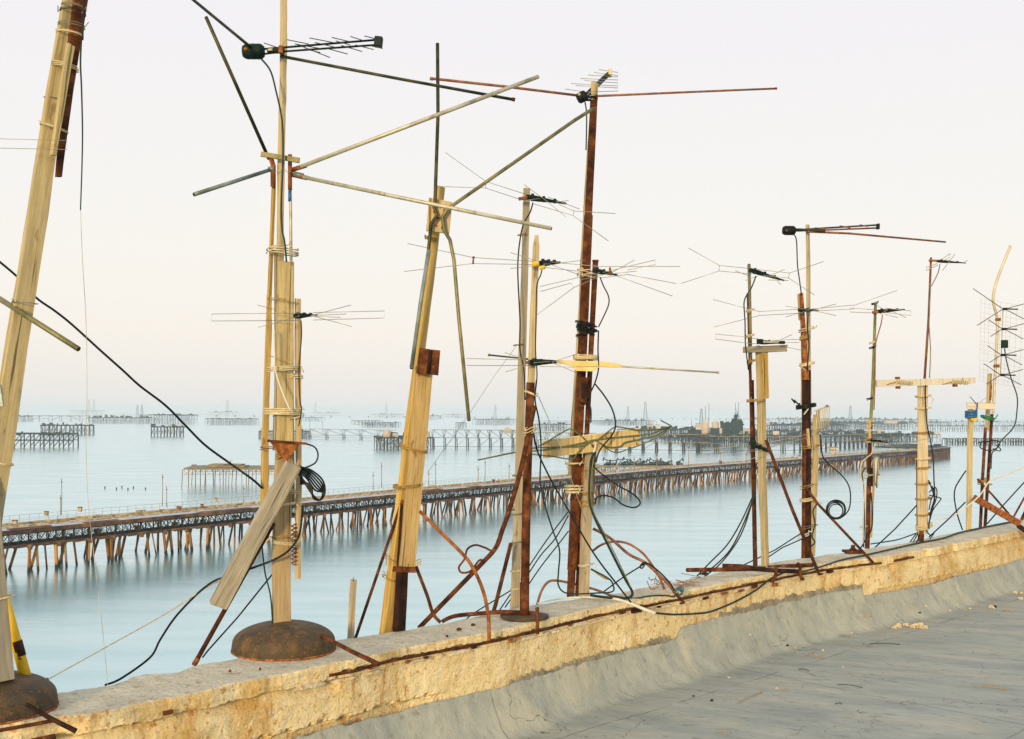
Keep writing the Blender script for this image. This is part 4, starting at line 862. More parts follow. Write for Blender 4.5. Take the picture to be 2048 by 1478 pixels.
# ---- A: leaning timber mast at the far left on the first bowl
bowl('rusty upside-down bowl at the bottom left corner under the leaning mast', -23, 1420, depth(-23, 1420, ZT), 1)
YA = 3.43
t = Thing('timber_mast', 'thick leaning square timber mast at the left edge, standing on a rusty bowl', 'mast', -2, 1366, YA)
t.post('post', (-22, 1047), (145, -30), 47, 32, .30, 'pale_wood', yaw=42, seg=26)
t.post('lower_post', (4, 1362), (-30, 930), 48, 44, .28, 'grey_wood', dy=-.03, yaw=42)
t.post('plank', (109, 310), (141, 90), 15, 20, .5, 'pale_wood', dy=-.03, yaw=45)
t.post('angle_iron', (117, 352), (163, -30), 12, 30, .35, 'rust', dy=.01, yaw=45, worn=.008, tip=0)
for (x, y, w_, nn, h, tl, mt) in ((148, 14, 42, 1.5, 3, -3, 'greytie'), (146, 24, 44, 2, 6, -4, 'cable'), (143, 52, 46, 1.6, 7, -2, 'greytie'), (140, 68, 46, 2, 4, -3, 'rope'), (130, 134, 46, 2.5, 8, -5, 'rope'), (107, 197, 26, 1, 2, -2, 'greytie'), (108, 256, 48, 2, 5, -8, 'rope'), (50, 606, 44, 1.2, 3, -1, 'greytie')):
    t.tie(x, y, w_, mt, nn, h, tl, r=1.8, name='wire_tie', end=18)
t.tie(8, 926, 30, 'rope', 1.5, 3, -4, r=2.4, end=0); t.tie(2, 1195, 40, 'rope', 1.3, 3, 4, r=4, name='rope_tie', end=0)
t.tube('dark_band', [(168, 0, -.05), (167, 30, -.05), (165, 80, -.05)], 4, 'cable', True)
t = Thing('loop_antenna', 'wire loop antenna end tied low on the leaning mast at the left edge', 'antenna', 80, 290, YA - .08)
t.tube('loop', [(-60, 276), (134, 281), (134, 299), (-60, 295)], 1.8, 'wire', n=6)
t = Thing('antenna_rod', 'olive tube crossing in front of the leaning mast at the left edge', 'rod', 78, 648, YA - .14)
t.tube('tube', [(-60, 560, .2), (157, 698)], 11, 'olive', n=12, open_end=True)
cable('black cable hanging from the top of the leaning mast at the left', [(170, -20), (165, 40), (161, 120), (163, 175), (165, 260), (164, 330), (161, 420)], YA + .25, [4.4, 2.6], 'green_cable')
cable('lower length of the black cable at left, thinned and paled, down to the wall', [(161, 418), (165, 520), (172, 640), (174, 780), (172, 880), (176, 1000), (190, 1130), (203, 1240), (212, 1330), (216, 1380)], YA + .25, 1.1, 'alu')  # swinging lower length of the cable, its blur put into a thin pale tube
t = Thing('yellow_pole', 'chipped yellow painted pole behind the bowl in the bottom left corner', 'pole', 65, 1372, YA + .1)
t.tube('pole', [(62, 1395), (14, 1215), (0, 1160)], [24, 15], 'yellow_paint', n=14); t.tube('taped_band', [(41, 1312), (33, 1282)], 22, 'rust_black', n=14)
t = Thing('tension_cord', 'thin cream cord with a blue tip stretched from left corner to bowl mast', 'cord', 76, 1370, YA + .15)
t.tube('cord', [(92, 1361), (207, 1297, .3), (330, 1228, .6), (420, 1170, .8), (443, 1158, .9), (520, 1094, .95), (548, 1068, .95)], 2.6, 'rope', True)
t.tube('hook', [(73, 1371), (84, 1364), (96, 1358)], [3, 7], 'blue_tape')
t = Thing('cloth_scrap', 'teal cloth corner on the left edge of the leaning mast', 'cloth', 0, 800, YA - .1); t.poly('cloth', [(-8, 762), (0, 770), (6, 812), (-8, 814)], .01, 'grey_tube')
rod('short rusty rod leaning on the bowl at the bottom left corner', [(52, 1408), (100, 1436), (152, 1462)], 3.19, [9, 11], 'rust_black')
rod('rusty reinforcing bar lying under the bowl at bottom left', [(-20, 1464), (60, 1450), (112, 1440)], 3.2, 8, 'rust')

# ---- B: composite mast on the second bowl
YB = depth(566, 1300, ZT)
bowl('rusty upside-down bowl under the tall composite mast, left of centre', 568, 1300, YB, 2)
t = Thing('composite_mast', 'tall mast lashed together from several boards, standing on the rusty bowl', 'mast', 564, 1256, YB)
t.post('main_post', (563, 1256), (569, 880), 36, 36, .18, 'pine', yaw=32)
t.post('front_plank', (568, 900), (571, 522), 37, 32, .16, 'pale_wood', dy=-.03, yaw=30)
t.post('back_plank', (549, 900), (551, 505), 10, 10, .5, 'grey_wood', dy=.0, yaw=45)
t.post('slender_pole', (557, 640), (568, -20), 15, 14, .45, 'pale_wood', dy=.01, yaw=45, seg=24)
t.post('side_lath', (529, 1006), (538, 590), 17, 11, .3, 'yellow_wood', dy=.02, yaw=35); t.post('side_lath', (538, 620), (547, 330), 9, 7, .4, 'yellow_wood', dy=.02)
t.post('short_post', (595, 1157), (597, 598), 13, 13, .55, 'yellow_wood', dy=.0, yaw=50, worn=.003)
t.tube('thin_pole', [(587, 1010, .03), (581, 400, .03), (580, 330, .03)], 6, 'alu'); t.tube('tape', [(580, 403, .03), (580, 382, .03)], 7.5, 'blue_tape')
t.tube('pipe_bracket', [(541, 313, -.03), (546, 330, -.02), (546, 374, 0)], 10, 'rust_orange'); t.tube('pipe_bracket', [(580, 309, .02), (580, 380, .02)], 8.5, 'rust_orange')
t.tube('stub', [(583, 340, .02), (612, 331, 0)], 9.5, 'rust_orange'); t.tube('stub', [(583, 349, .02), (614, 356, -.01)], 9.5, 'rust_orange'); t.tube('clip', [(588, 348, .01), (606, 352, 0)], 11, 'grey_tube')
t.post('cross_bar', (522, 308), (599, 321), 10, 10, .3, 'olive', dy=-.04, yaw=10, worn=.002)
mb = MB(); k = lambda p, d=0: t.pt((p[0], p[1]), d)
t.poly('gusset_plate', [(540, 884), (599, 888), (571, 926)], .01, 'rust_orange', dy=-.085)
t.post('bracket_bar', (535, 881), (614, 887), 5, 5, .3, 'rust', dy=-.09, yaw=5, worn=.001)
for (x, y, w_, nn, h, tl, mt, r_) in ((568, 504, 50, 2.5, 12, -3, 'rope', 3), (552, 498, 32, 1.6, 10, 4, 'rope', 2.5), (566, 602, 56, 1.3, 4, -4, 'tiewire', 1.5), (567, 738, 58, 2.5, 9, 2, 'rope', 2.6), (592, 752, 22, 2, 8, -2, 'rope', 2.4), (566, 823, 66, 3.5, 12, -1, 'rope', 3.2), (592, 832, 26, 2, 9, 3, 'rope', 2.6), (567, 1008, 44, 1.5, 3, 3, 'rope', 3), (568, 1071, 42, 1.5, 3, 2, 'tiewire', 1.8), (572, 1083, 50, 3, 7, -3, 'rope', 2), (545, 895, 44, 1, 5, 2, 'rust_orange', 2), (566, 905, 22, 3, 14, 8, 'tiewire', 3), (590, 984, 14, 2, 8, 0, 'rope', 2.2)):
    t.tie(x, y, w_, mt, nn, h, tl, r=r_, end=16, name='rope_tie' if mt == 'rope' else 'wire_tie', dy=-.01)
t.tube('rope_end', [(548, 660, -.1), (549, 705, -.1), (551, 742, -.1), (565, 785, -.1), (581, 822, -.1)], 3.4, 'white_cable', True)
t.tube('rope_end', [(533, 711, -.1), (548, 714, -.1), (560, 722, -.1), (576, 721, -.1), (580, 732, -.1)], 1.8, 'tiewire', True)
t.tube('coil_spring', [(587 + 4 * cos(i * 1.6), 1048 + i * 2.1, -.02 + .02 * sin(i * 1.6)) for i in range(40)], 3.2, 'rust_orange')
cl = [(x, y) for x, y in ((578, 522), (592, 560), (572, 610))]
t = Thing('leaning_plank', 'grey weathered plank leaning diagonally against the bowl mast', 'plank', 435, 1212, YB - .12)
t.post('board', (436, 1209), (586, 928), 41, 38, .22, 'grey_wood', yaw=25, seg=16)
t = Thing('mast_brace', 'rusty steel rod bracing the bowl mast down to the left', 'brace', 388, 1330, YB - .03); t.tube('rod', [(388, 1330, -.02), (512, 1108), (547, 1046)], 9.5, 'rust'); t.tube('foot', [(388, 1330, -.02), (396, 1316, -.02)], 11, 'rust_orange')
t = Thing('tube_antenna', 'four pale tubes spread sideways from rusty brackets high on the bowl mast', 'antenna', 566, 345, YB - .02)
t.tube('tube', [(538, 318), (412, 34, -.35)], 7.2, 'dark_olive', n=12, open_end=True); t.tube('tube', [(542, 339), (388, 389, -.3)], [7.5, 8.5], 'grey_tube', n=12, open_end=True)
t.tube('tube', [(600, 334), (1077, 153, .1)], 8.2, 'alu', n=12, open_end=True); t.tube('tube', [(606, 354), (800, 395, -.1), (1103, 457, -.25)], 7.8, 'alu', n=12, open_end=True)
t.tube('joint_tape', [(537, 339), (548, 337)], 11, 'grey_tube'); t.tube('link_wire', [(550, 344), (566, 338), (578, 347)], 1.5, 'alu', True)
# log-periodic antenna with balun can
t = Thing('log_periodic_antenna', 'green-black log periodic antenna with a round can at the top of the bowl mast', 'antenna', 566, 104, YB - .06)
def can(t, px, py, wl, r, mat='green_black', dz=0, name='balun_can', tilt=(0, 0)):
    k = t.Y / F; c = t.pt((px, py)); d = Vector((cos(tilt[0]), 0, sin(tilt[0]))); a = c - d * wl / 2 * k; b_ = c + d * wl / 2 * k; mb = MB()
    N_ = 9; pts = [a.lerp(b_, i / (N_ - 1)) for i in range(N_)]; rr = [r * k * f for f in (.72, .93, 1, .97, 1, .97, 1, .95, .7)]
    mb.add(*tube_geo(pts, rr, 22)); return mb.build(name, M[mat], t.o, True)
can(t, 507, 103, 42, 15.5); t.tube('screw_cap', [(490, 98, -.028), (494, 99, -.034)], 7, 'rust_orange')
t.tube('boom', [(528, 98), (566, 95), (749, 80, .15)], 4.4, 'green_black', n=8); t.tube('boom', [(528, 108), (566, 103, -.01), (749, 90, .15)], 4.2, 'green_black', n=8)
t.block('clamp', 552, 101, 34, 9, 14, 'green_black', rot=.05); t.block('clamp', 563, 101, 8, 15, 20, 'rust_orange', dy=-.01); t.tube('knob', [(536, 100, -.02), (545, 99, -.02)], 5, 'cream_pipe')
t.block('end_cap', 757, 84, 16, 20, 16, 'green_black', dy=.15, rot=-.1)
t.wires('element', [[(562, 77, .1), (617, 88)], [(619, 76, .13), (666, 85, .06)], [(664, 75, .15), (702, 84, .1)], [(701, 73, .17), (726, 81, .12)], [(729, 72, .18), (749, 77, .14)], [(528, 86, .05), (552, 94)],
    [(592, 88), (660, 115, -.12)], [(610, 98), (640, 105, -.08)], [(654, 97, .05), (695, 108, -.03)], [(683, 91, .08), (724, 103, 0)], [(711, 90, .1), (747, 99, .04)], [(739, 91, .14), (765, 97, .1)], [(590, 88, .05), (640, 97, -.02)], [(630, 85, .08), (668, 94, .0)], [(672, 82, .1), (700, 90, .04)]], 2.0, 'dark_olive')
t.tube('whip', [(506, 98), (387, 0, -.5), (330, -47, -.7)], 6.2, 'dark_olive', n=10); t.tube('whip', [(560, 112), (800, 158, .1), (1026, 199, .2)], 6.2, 'dark_olive', n=10); t.tube('whip_tip', [(1024, 198, .2), (1030, 200, .2)], 8, 'rust')
cable('black lead dropping from the round can down the slender pole of the bowl mast', [(523, 118), (541, 142), (552, 182), (564, 241), (566, 312), (563, 400), (564, 457), (569, 482), (573, 524)], YB - .07, 4, 'green_cable')
# small dipole heads
def head(label, px, py, Y, boom, bw, lines, cab=None, mat='green_black', wire='wire', ww=1.9, orange=None, rods=None, name='dipole_antenna', cabw=2.6, cabmat='cable'):
    t = Thing(name, label, 'antenna', px, py, Y)
    (x0, y0), (x1, y1) = boom; n = 7; k = Y / F
    pts = [t.pt((x0 + (x1 - x0) * i / n, y0 + (y1 - y0) * i / n, .12 * i / n)) for i in range(n + 1)]
    rr = [bw / 2 * k * f for f in (.9, 1.05, 1, .8, .66, .5, .42, .36)]; mb = MB(); mb.add(*tube_geo(pts, rr, 8)); mb.build('boom', M[mat], t.o)
    for i in (1, 3, 5): 
        x, y = x0 + (x1 - x0) * i / n, y0 + (y1 - y0) * i / n; t.block('element_clip', x, y - bw * .1, bw * .5, bw * (1.25 - i * .12), bw, mat, dy=.12 * i / n)
    if orange: t.tube('bracket', [(orange[0], orange[1]), (orange[2], orange[3])], orange[4], 'rust_orange')
    for l in lines: t.tube('folded_dipole', l, ww, wire, n=5)
    for l in rods or []: t.tube('element', l, ww, wire, n=5)
    if cab: t.tube('lead', cab, cabw, cabmat, True, n=6)
    return t
head('small dipole with long rectangular wire loops low on the bowl mast', 610, 632, YB - .08, ((590, 632), (634, 630)), 11,
     [[(600, 626), (423, 628), (423, 642), (600, 641)], [(626, 625), (769, 622), (769, 636), (626, 640)]],
     [(602, 641), (603, 672), (598, 740), (600, 800), (603, 820), (597, 852)],
     rods=[[(515, 610, .1), (598, 631)], [(516, 655, -.1), (600, 632)], [(702, 610, .15), (622, 631)], [(703, 653, -.1), (622, 631)], [(692, 628, .1), (622, 631)], [(681, 635), (622, 632)]])
# cables at B
def coil(label, loops, Y, w, mat='cable', group=None):
    t = Thing('cable_coil', label, 'cable coil', loops[0][0][0], loops[0][0][1], Y, group)
    for l in loops: t.tube('loop', l, w, mat, True, n=6)
    return t
coil('black cable coil hanging in a bundle on the right side of the bowl mast', [[(600 + random.uniform(-2, 2), 934 + i * 3), (622 - i * 2, 940 + i * 3, .02 * i), (645 - i * 3, 960 + i * 4, .03), (650 - i, 985), (640, 1000, .01), (626, 990 + i, .0), (612 + i * 2, 970), (600, 948 + i * 4)] for i in range(6)], YB - .05, 3.8)
cable('black cable curling out from the bracket right of the bowl mast', [(600, 885), (614, 888), (630, 895), (636, 910), (630, 926), (609, 936), (601, 938)], YB - .05, 3.4)
cable('long black cable sagging from the left edge down to the bowl mast', [(-30, 500, -.6), (34, 553, -.5), (72, 595, -.45), (110, 622, -.4), (145, 650, -.35), (200, 700, -.3), (245, 740, -.25), (280, 772, -.2), (330, 810, -.15), (370, 850, -.12), (410, 890, -.1), (459, 926, -.06), (504, 958, -.05), (524, 976)], YB, 4.6)
cable('black cable looping from the coil under the grey plank and down over the wall', [(605, 1011), (600, 1064), (583, 1095), (553, 1117), (496, 1139), (443, 1156), (420, 1167), (390, 1192), (350, 1235), (320, 1280), (300, 1315), (242, 1357), (210, 1370)], YB - .06, 4.6)
cable('teal cable running down left of the bowl mast post into the bowl', [(524, 1092), (530, 1145), (540, 1186), (544, 1225), (545, 1252)], YB - .02, 3.4, 'green_cable')
cable('black stay line from the bowl mast down to the wall at left', [(549, 1143), (475, 1235), (415, 1302), (405, 1315)], YB + .03, 3.6, smooth=False)
rod('rusty reinforcing rod propped on the right side of the second bowl', [(644, 1271, .12), (700, 1301), (757, 1328, -.14)], depth(700, 1310, ZT) - .12, [8, 10], 'rust')

# ---- C: leaning double board mast
YC = edgeY(785)
t = Thing('leaning_board_mast', 'leaning mast of two nailed boards with a square plywood plate near the top', 'mast', 785, 1268, YC)
t.post('post', (768, 1290), (879, 374), 29, 18, .42, 'yellow_wood', yaw=45, seg=24)
t.post('front_board', (814, 1133), (849, 735), 33, 36, .14, 'pine', dy=-.06, yaw=24)
t.post('angle_iron', (796, 1290), (812, 1010), 28, 22, .4, 'rust_black', dy=-.02, yaw=45, worn=.002)
t.post('hinge', (843, 748), (850, 698), 22, 22, .2, 'rust', dy=-.10, yaw=15, worn=.006); t.post('hinge', (866, 749), (870, 700), 19, 19, .2, 'rust', dy=-.10, yaw=15, worn=.006); t.tube('hinge_pin', [(856, 748, -.12), (861, 700, -.12)], 7, 'rust_black')
t.poly('plate', [(858, 395), (904, 404), (898, 467), (852, 461)], .018, 'yellow_wood', dy=-.07)
t.post('clamp_bar', (786, 1139), (830, 1141), 10, 10, .3, 'rust', dy=-.09, yaw=8)
for (x, y) in ((868, 423), (888, 420), (876, 436), (870, 449), (886, 441), (884, 455), (879, 411)): t.tube('bolt', [(x, y, -.075), (x, y, -.09)], 5, 'rust_orange')
for (x, y, w_, nn, h, tl, mt) in ((862, 477, 20, 3, 8, -3, 'tiewire'), (826, 897, 52, 3, 6, -7, 'tiewire'), (816, 971, 54, 3, 6, 2, 'tiewire'), (832, 986, 10, 2, 8, 0, 'rope'), (782, 1118, 22, 1, 3, -5, 'tiewire'), (778, 1157, 22, 1, 3, -6, 'tiewire'), (834, 1128, 12, 3, 14, 5, 'rope')):
    t.tie(x, y, w_, mt, nn, h, tl, r=1.9, end=20, dy=-.03)
t = Thing('tube_antenna', 'bent olive tubes crossing on the plywood plate of the leaning board mast', 'antenna', 877, 432, YC - .1)
t.tube('tube', [(875, 87, .1), (876, 230, .05), (870, 402), (868, 414), (874, 430), (862, 449), (857, 500), (842, 600), (823, 738)], 7.2, 'dark_olive', n=12, open_end=True)
t.tube('tube', [(1187, 217, .4), (1150, 240, .35), (905, 411), (893, 420), (885, 434), (888, 460), (900, 480), (908, 520), (918, 640), (938, 841, -.1)], 7.4, 'olive', n=12, open_end=True)
t.tube('lower_sheath', [(858, 500, -.006), (842, 600, -.006), (823, 736, -.006)], 8.2, 'grey_tube', n=12)
t = Thing('mast_brace', 'flat rusty strap bracing the leaning board mast down to the left', 'brace', 711, 1273, YC - .02); t.tube('strap', [(708, 1285), (803, 1006)], 8, 'rust', n=4); t.tube('weld', [(803, 1010), (806, 1000)], 10, 'rust')
t = Thing('stub_post', 'short pale stub of wood sticking up behind the wall right of the second bowl', 'post', 701, 1276, edgeY(701)); t.post('stub', (700, 1300), (709, 1159), 14, 13, .4, 'pale_wood'); t.tube('nail', [(706, 1162, -.02), (707, 1155, -.02)], 1.6, 'rust')
rod('orange rusty rebar arching from the board mast down into the wall', [(839, 1022), (882, 1065), (929, 1112), (948, 1140), (966, 1181), (976, 1227), (978, 1262), (978, 1281)], depth(978, 1275, ZT) + .02, 7.5, 'rust_orange')
rod('short rusty rod bent like a hook beside the foot of the board mast', [(832, 1133), (854, 1190), (866, 1227), (881, 1245)], YC - .05, 7, 'rust')
t = Thing('bent_rod', 'long rusty bent rod with a wire loop between the board mast and the rusty pipe', 'rod', 842, 1252, 4.95)
t.tube('rod', [(838, 1256, .05), (954, 1137), (991, 1096), (1004, 1062), (1018, 1022), (1038, 953), (1057, 869), (1069, 811)], 9.5, 'rust', True, n=10)
t.tube('wire_loop', [(998, 1079), (987, 1101), (969, 1095), (951, 1090), (935, 1098), (929, 1118), (918, 1134), (923, 1145), (941, 1142), (957, 1122), (964, 1121), (956, 1135)], 4.2, 'rust', True)
t.tie(1060, 858, 20, 'rope', 2, 12, 5, r=2, end=16); t.tube('spur', [(1021, 1020), (1029, 1019)], 4, 'rust')
t.tube('split_end', [(996, 1079, -.01), (990, 1098, -.01)], 5, 'rust')

# ---- D, E
YD = edgeY(1031)
t = Thing('timber_post', 'tall straight pale timber post just behind the rusty pipe, centre', 'post', 1030, 1222, YD)
t.post('post', (1030, 1240), (1053, 377), 20, 14, .25, 'pale_wood', yaw=35, seg=26, worn=.003)
for (x, y, w_, mt) in ((1045, 470, 16, 'tiewire'), (1037, 690, 17, 'greytie'), (1036, 950, 18, 'greytie'), (1034, 1028, 18, 'greytie'), (1033, 1084, 18, 'greytie'), (1032, 1141, 19, 'rope'), (1032, 1177, 19, 'rope')): t.tie(x, y, w_, mt, 1.4, 2, 1, r=1.6, end=7)
head('tilted dipole with forked wire ends on top of the tall pale timber post', 1085, 400, YD - .08, ((1054, 394), (1132, 407)), 12,
     [[(891, 305), (972, 363), (1056, 390)], [(880, 373), (971, 376), (1038, 398)], [(972, 366), (971, 377)], [(1068, 408), (1146, 431), (1217, 482)], [(1118, 409), (1148, 422), (1231, 427)], [(1148, 422), (1146, 431)]],
     [(1066, 405), (1060, 425), (1047, 448), (1040, 480), (1036, 520), (1036, 560), (1040, 640), (1040, 700), (1048, 740), (1050, 800)], orange=(1037, 398, 1055, 395, 7), wire='wire',
     rods=[[(1048, 369, .1), (1096, 404), (1131, 433, -.1)], [(1096, 394, .1), (1159, 418, .1)], [(1113, 404, .05), (1137, 401, .1)], [(1048, 401, 0), (1080, 397, 0)]], cabw=3)
YE = depth(1049, 1236, ZT)
t = Thing('pipe_mast', 'thick rusty pipe on a round flange with a pointed picket on top', 'mast', 1049, 1236, YE)
t.tube('pipe', [(1049, 1236), (1053, 1000), (1061, 765)], [17.5, 17], 'rust', n=20)
t.tube('sleeve', [(1049, 1236), (1049, 1165)], 19, 'rust', n=18)
t.post('picket', (1061, 790), (1073, 470), 16, 14, .3, 'pale_wood', yaw=35, tip=.05, worn=.002)
mb = MB(); c = ground(1049, 1236, ZT); mb.lathe((c.x, c.y, ZT + .004), [(.112, 0), (.114, .004), (.112, .009), (.03, .011)], 40); mb.build('flange', M['rust_dome'], t.o, True)
t.tie(1062, 787, 20, 'rope', 1.4, 2, -5, r=2.6, end=20); t.tie(1056, 866, 18, 'rope', 1.5, 8, 3, r=2, end=16)
head('dipole wrapped in yellow tape near the tip of the pointed picket', 1095, 528, YE - .05, ((1080, 527), (1120, 525)), 13,
     [[(815, 487), (946, 515), (1071, 523)], [(808, 543), (946, 527), (1063, 529)], [(1100, 524), (1200, 533), (1310, 533), (1360, 533)]],
     [(1084, 540), (1081, 551), (1076, 562), (1073, 580), (1072, 640), (1071, 700), (1074, 750), (1070, 790)], rods=[[(1021, 505), (1095, 529)], [(1021, 537), (1095, 528)], [(1120, 526), (1170, 520)], [(1096, 527), (1157, 549)], [(1090, 535), (1153, 542)]])
t = Thing('tape_wrap', 'yellow tape wrapped around the dipole on the pointed picket', 'tape', 1075, 530, YE - .06); t.tube('wrap', [(1064, 529), (1078, 527)], 12, 'yellow_tape'); t.tube('wrap', [(1079, 536), (1090, 534)], 8, 'yellow_tape')
t2 = Thing('spreader', 'small orange spacer holding two dipole wires left of the tall timber post', 'spacer', 946, 521, YE - .06); t2.tube('bar', [(947, 514), (946, 528)], 3.5, 'rust_orange'); t2.tube('cap', [(947, 513), (947, 516)], 5, 'rust_orange')
head('dipole with rectangular loop at the middle of the pointed picket', 1090, 725, YE - .06, ((1060, 725), (1112, 725)), 13,
     [[(1060, 720), (933, 717), (933, 731), (1060, 731)], [(1080, 733), (1140, 734), (1198, 733)]], rods=[[(1009, 705), (1068, 724)], [(1011, 744), (1068, 726)], [(1104, 725), (1154, 746)], [(1104, 724), (1157, 707)], [(1050, 727), (1100, 723)]], orange=(1050, 725, 1060, 725, 6), ww=1.9)
cable('black cable hanging down the right side of the rusty pipe into loops on the wall', [(1073, 760), (1070, 800), (1078, 840), (1082, 893), (1080, 960), (1083, 980), (1089, 1008), (1106, 1062), (1119, 1100), (1117, 1143), (1117, 1171), (1136, 1187), (1195, 1186), (1225, 1183), (1226, 1170), (1217, 1157), (1182, 1138)], YE + .1, 3.3, 'green_cable')
cable('straight black stay cable from the rusty pipe down right across the posts', [(1067, 866), (1076, 905), (1102, 960), (1122, 995), (1185, 1103), (1235, 1170), (1262, 1205)], YE + .12, 3.6)
rod('thin rusty bar leaning behind the tall pale timber post', [(1022, 1086), (991, 1210), (984, 1232)], edgeY(990), 8, 'rust', False)
rod('flat rusty bar lying on the wall top in front of the flange pipe', [(884, 1243), (910, 1232), (960, 1227), (1010, 1224), (1072, 1228)], depth(975, 1236, ZT) + .02, [8, 9.5], 'rust')
rod('short upright rusty bar sticking out of the wall edge beside the flange', [(1074, 1215), (1075, 1240), (1075, 1268)], depth(1075, 1250, ZT) - .03, 7.5, 'rust', False)
cable('thin wire running from the picket down through the board antenna', [(1077, 793), (1120, 890), (1150, 980), (1172, 1045)], YE + .15, 1.6, 'wire', False)
cable('hair-thin wire slanting left from the timber post towards the sea', [(1034, 690), (990, 750), (937, 830), (855, 945)], YD - .05, 1.0, 'wire', False)
for i, l in enumerate(([(1136, 1024), (1090, 1085), (1040, 1160), (998, 1222)], [(1137, 1030), (1112, 1075), (1082, 1110), (1055, 1150), (1010, 1215)], [(1137, 1062), (1118, 1087), (1082, 1133), (1050, 1180), (1020, 1225)])):
    cable(['uppermost of three thin black cables slanting left from the rusty tube to the flange pipe', 'middle one of three black cables slanting left from the rusty tube', 'lowest of three black cables slanting left from the rusty tube'][i], l, 5.5, 2.6)
cable('black cable running low and left behind the flange pipe', [(1040, 1170), (1000, 1194), (950, 1225), (930, 1240)], 5.45, 2.8)

# ---- F group
YF = depth(1142, 1195, ZT)
t = Thing('steel_mast', 'tallest rusty square steel mast with a timber strip behind it, centre right', 'mast', 1141, 1196, YF)
t.post('tube', (1141, 1196), (1188, 190), 16, 15, .16, 'rust', yaw=20, seg=30, worn=.0015)
t.post('tube', (1144, 1140), (1177, 430), 20, 18, .16, 'rust', yaw=20, seg=24, worn=.002, dy=-.004)
t.post('strip', (1141, 950), (1184, 190), 9, 5, .4, 'pale_wood', dy=.03, seg=20); t.post('top_block', (1188, 200), (1189, 164), 15, 15, .3, 'pale_wood')
t.post('bracket_plate', (1164, 805), (1170, 755), 13, 13, .3, 'rust', dy=-.06, yaw=20, worn=.004); t.post('bracket_plate', (1168, 797), (1170, 768), 11, 11, .3, 'rust_black', dy=-.09, yaw=20); t.tube('u_bolt', [(1157, 800, -.06), (1162, 812, -.06), (1170, 808, -.06), (1172, 795, -.06)], 3, 'rust', True)
t.tie(1180, 197, 18, 'black', 2, 4, 2, r=3, end=6)
for i in range(7): t.tie(1172 + random.uniform(-2, 4), 648 + i * 3.2, 34 + random.uniform(-4, 6), 'cable', 1.3, 3, random.uniform(-6, 6), r=2.4, end=10, name='cable_lashing')
for i in range(4): t.tie(1172, 711 + i * 2.4, 44, 'rope', 1.2, 2, random.uniform(-1, 1), r=2.4, end=0, name='rope_tie')
for (x, y, w_) in ((1152, 926, 36), (1150, 971, 34), (1150, 977, 34), (1150, 983, 32)): t.tie(x, y, w_, 'rope', 1.3, 2, 1, r=2.8, end=8, name='rope_tie')
for i in range(4): t.tie(1174, 541 + i * 4, 34, 'rope', 1.2, 4, random.uniform(-5, 5), r=2, end=10, name='rope_tie')
t = Thing('steel_pole', 'thinner rusty tube lashed to the right of the tallest rusty mast', 'pole', 1154, 1193, YF + .02)
t.tube('tube', [(1154, 1193), (1166, 980), (1174, 860), (1186, 620), (1191, 522)], [8.5, 11.5], 'rust', n=14); t.tube('peeling_section', [(1164, 985, -.01), (1166, 915, -.01)], 11.5, 'rust_orange', n=12)
t.tube('cap', [(1191, 524), (1191, 520)], 13, 'rust')
t = Thing('log_periodic_antenna', 'log periodic antenna rising diagonally at the very top of the tallest rusty mast', 'antenna', 1190, 190, YF - .05)
t.tube('boom', [(1170, 190), (1215, 147, .3)], 6, 'green_black', n=8); t.tube('boom', [(1174, 194), (1220, 149, .3)], 4, 'green_black', n=8); t.block('end_cap', 1220, 146, 7, 15, 12, 'cream_plastic', dy=.3); can(t, 1164, 194, 20, 11, 'black', tilt=(.5, 0)); t.tube('terminal', [(1157, 188, -.03), (1160, 190, -.035)], 6, 'cream_pipe')
t.wires('element', [[(1198, 139, .3), (1236, 145, .3)], [(1188, 145, .26), (1236, 151, .28)], [(1176, 150, .22), (1236, 154, .25)], [(1161, 157, .18), (1236, 160, .2)], [(1169, 161, .15), (1236, 166, .18)], [(1142, 167, .1), (1236, 172, .14)], [(1151, 171, .08), (1236, 176, .1)], [(1130, 178, .02), (1172, 184, .0), (1236, 182, .04)]], 1.9, 'wire')
t.tube('whip', [(1156, 191, -.02), (1010, 173, -.1), (862, 157, -.2)], [5, 5.6], 'copper', n=10); t.tube('whip', [(1196, 192), (1380, 184, .2), (1552, 177, .4)], [4.6, 4], 'copper', n=10); t.tube('whip_tip', [(860, 157, -.2), (866, 158, -.2)], 7, 'copper'); t.tube('whip_tip', [(1550, 177, .4), (1554, 177, .4)], 5, 'copper')
t.tube('lead', [(1170, 204), (1173, 225), (1173, 262), (1172, 300)], 2.8, 'green_cable', True)
head('dipole with crooked wire loops bound to the thinner rusty tube', 1210, 545, YF - .1, ((1188, 541), (1234, 550)), 11,
     [[(1200, 545), (1080, 573), (1081, 583), (1142, 566), (1148, 575), (1196, 554)], [(1148, 575, -.05), (1075, 629, -.15)], [(1205, 545), (1310, 520), (1311, 529), (1255, 540), (1255, 549), (1200, 556)], [(1255, 549, .05), (1352, 567, .1)], [(1234, 552), (1345, 592, .1)]],
     [(1200, 554), (1207, 572), (1217, 593), (1216, 613), (1197, 654)], rods=[[(1222, 546), (1269, 520)], [(1222, 548), (1273, 542)], [(1160, 560), (1225, 545)]], ww=1.9, cabw=2.6)
t = Thing('spreader', 'brown peg standing on the dipole at the thinner rusty tube', 'spacer', 1220, 545, YF - .1); t.tube('peg', [(1220, 535), (1220, 549)], 4.6, 'copper'); t.tube('base', [(1218, 549), (1223, 549)], 4, 'copper')
t = Thing('bar_antenna', 'cream plastic bar antenna strapped across the two rusty tubes', 'antenna', 1170, 730, YF - .12)
kk = t.Y / F
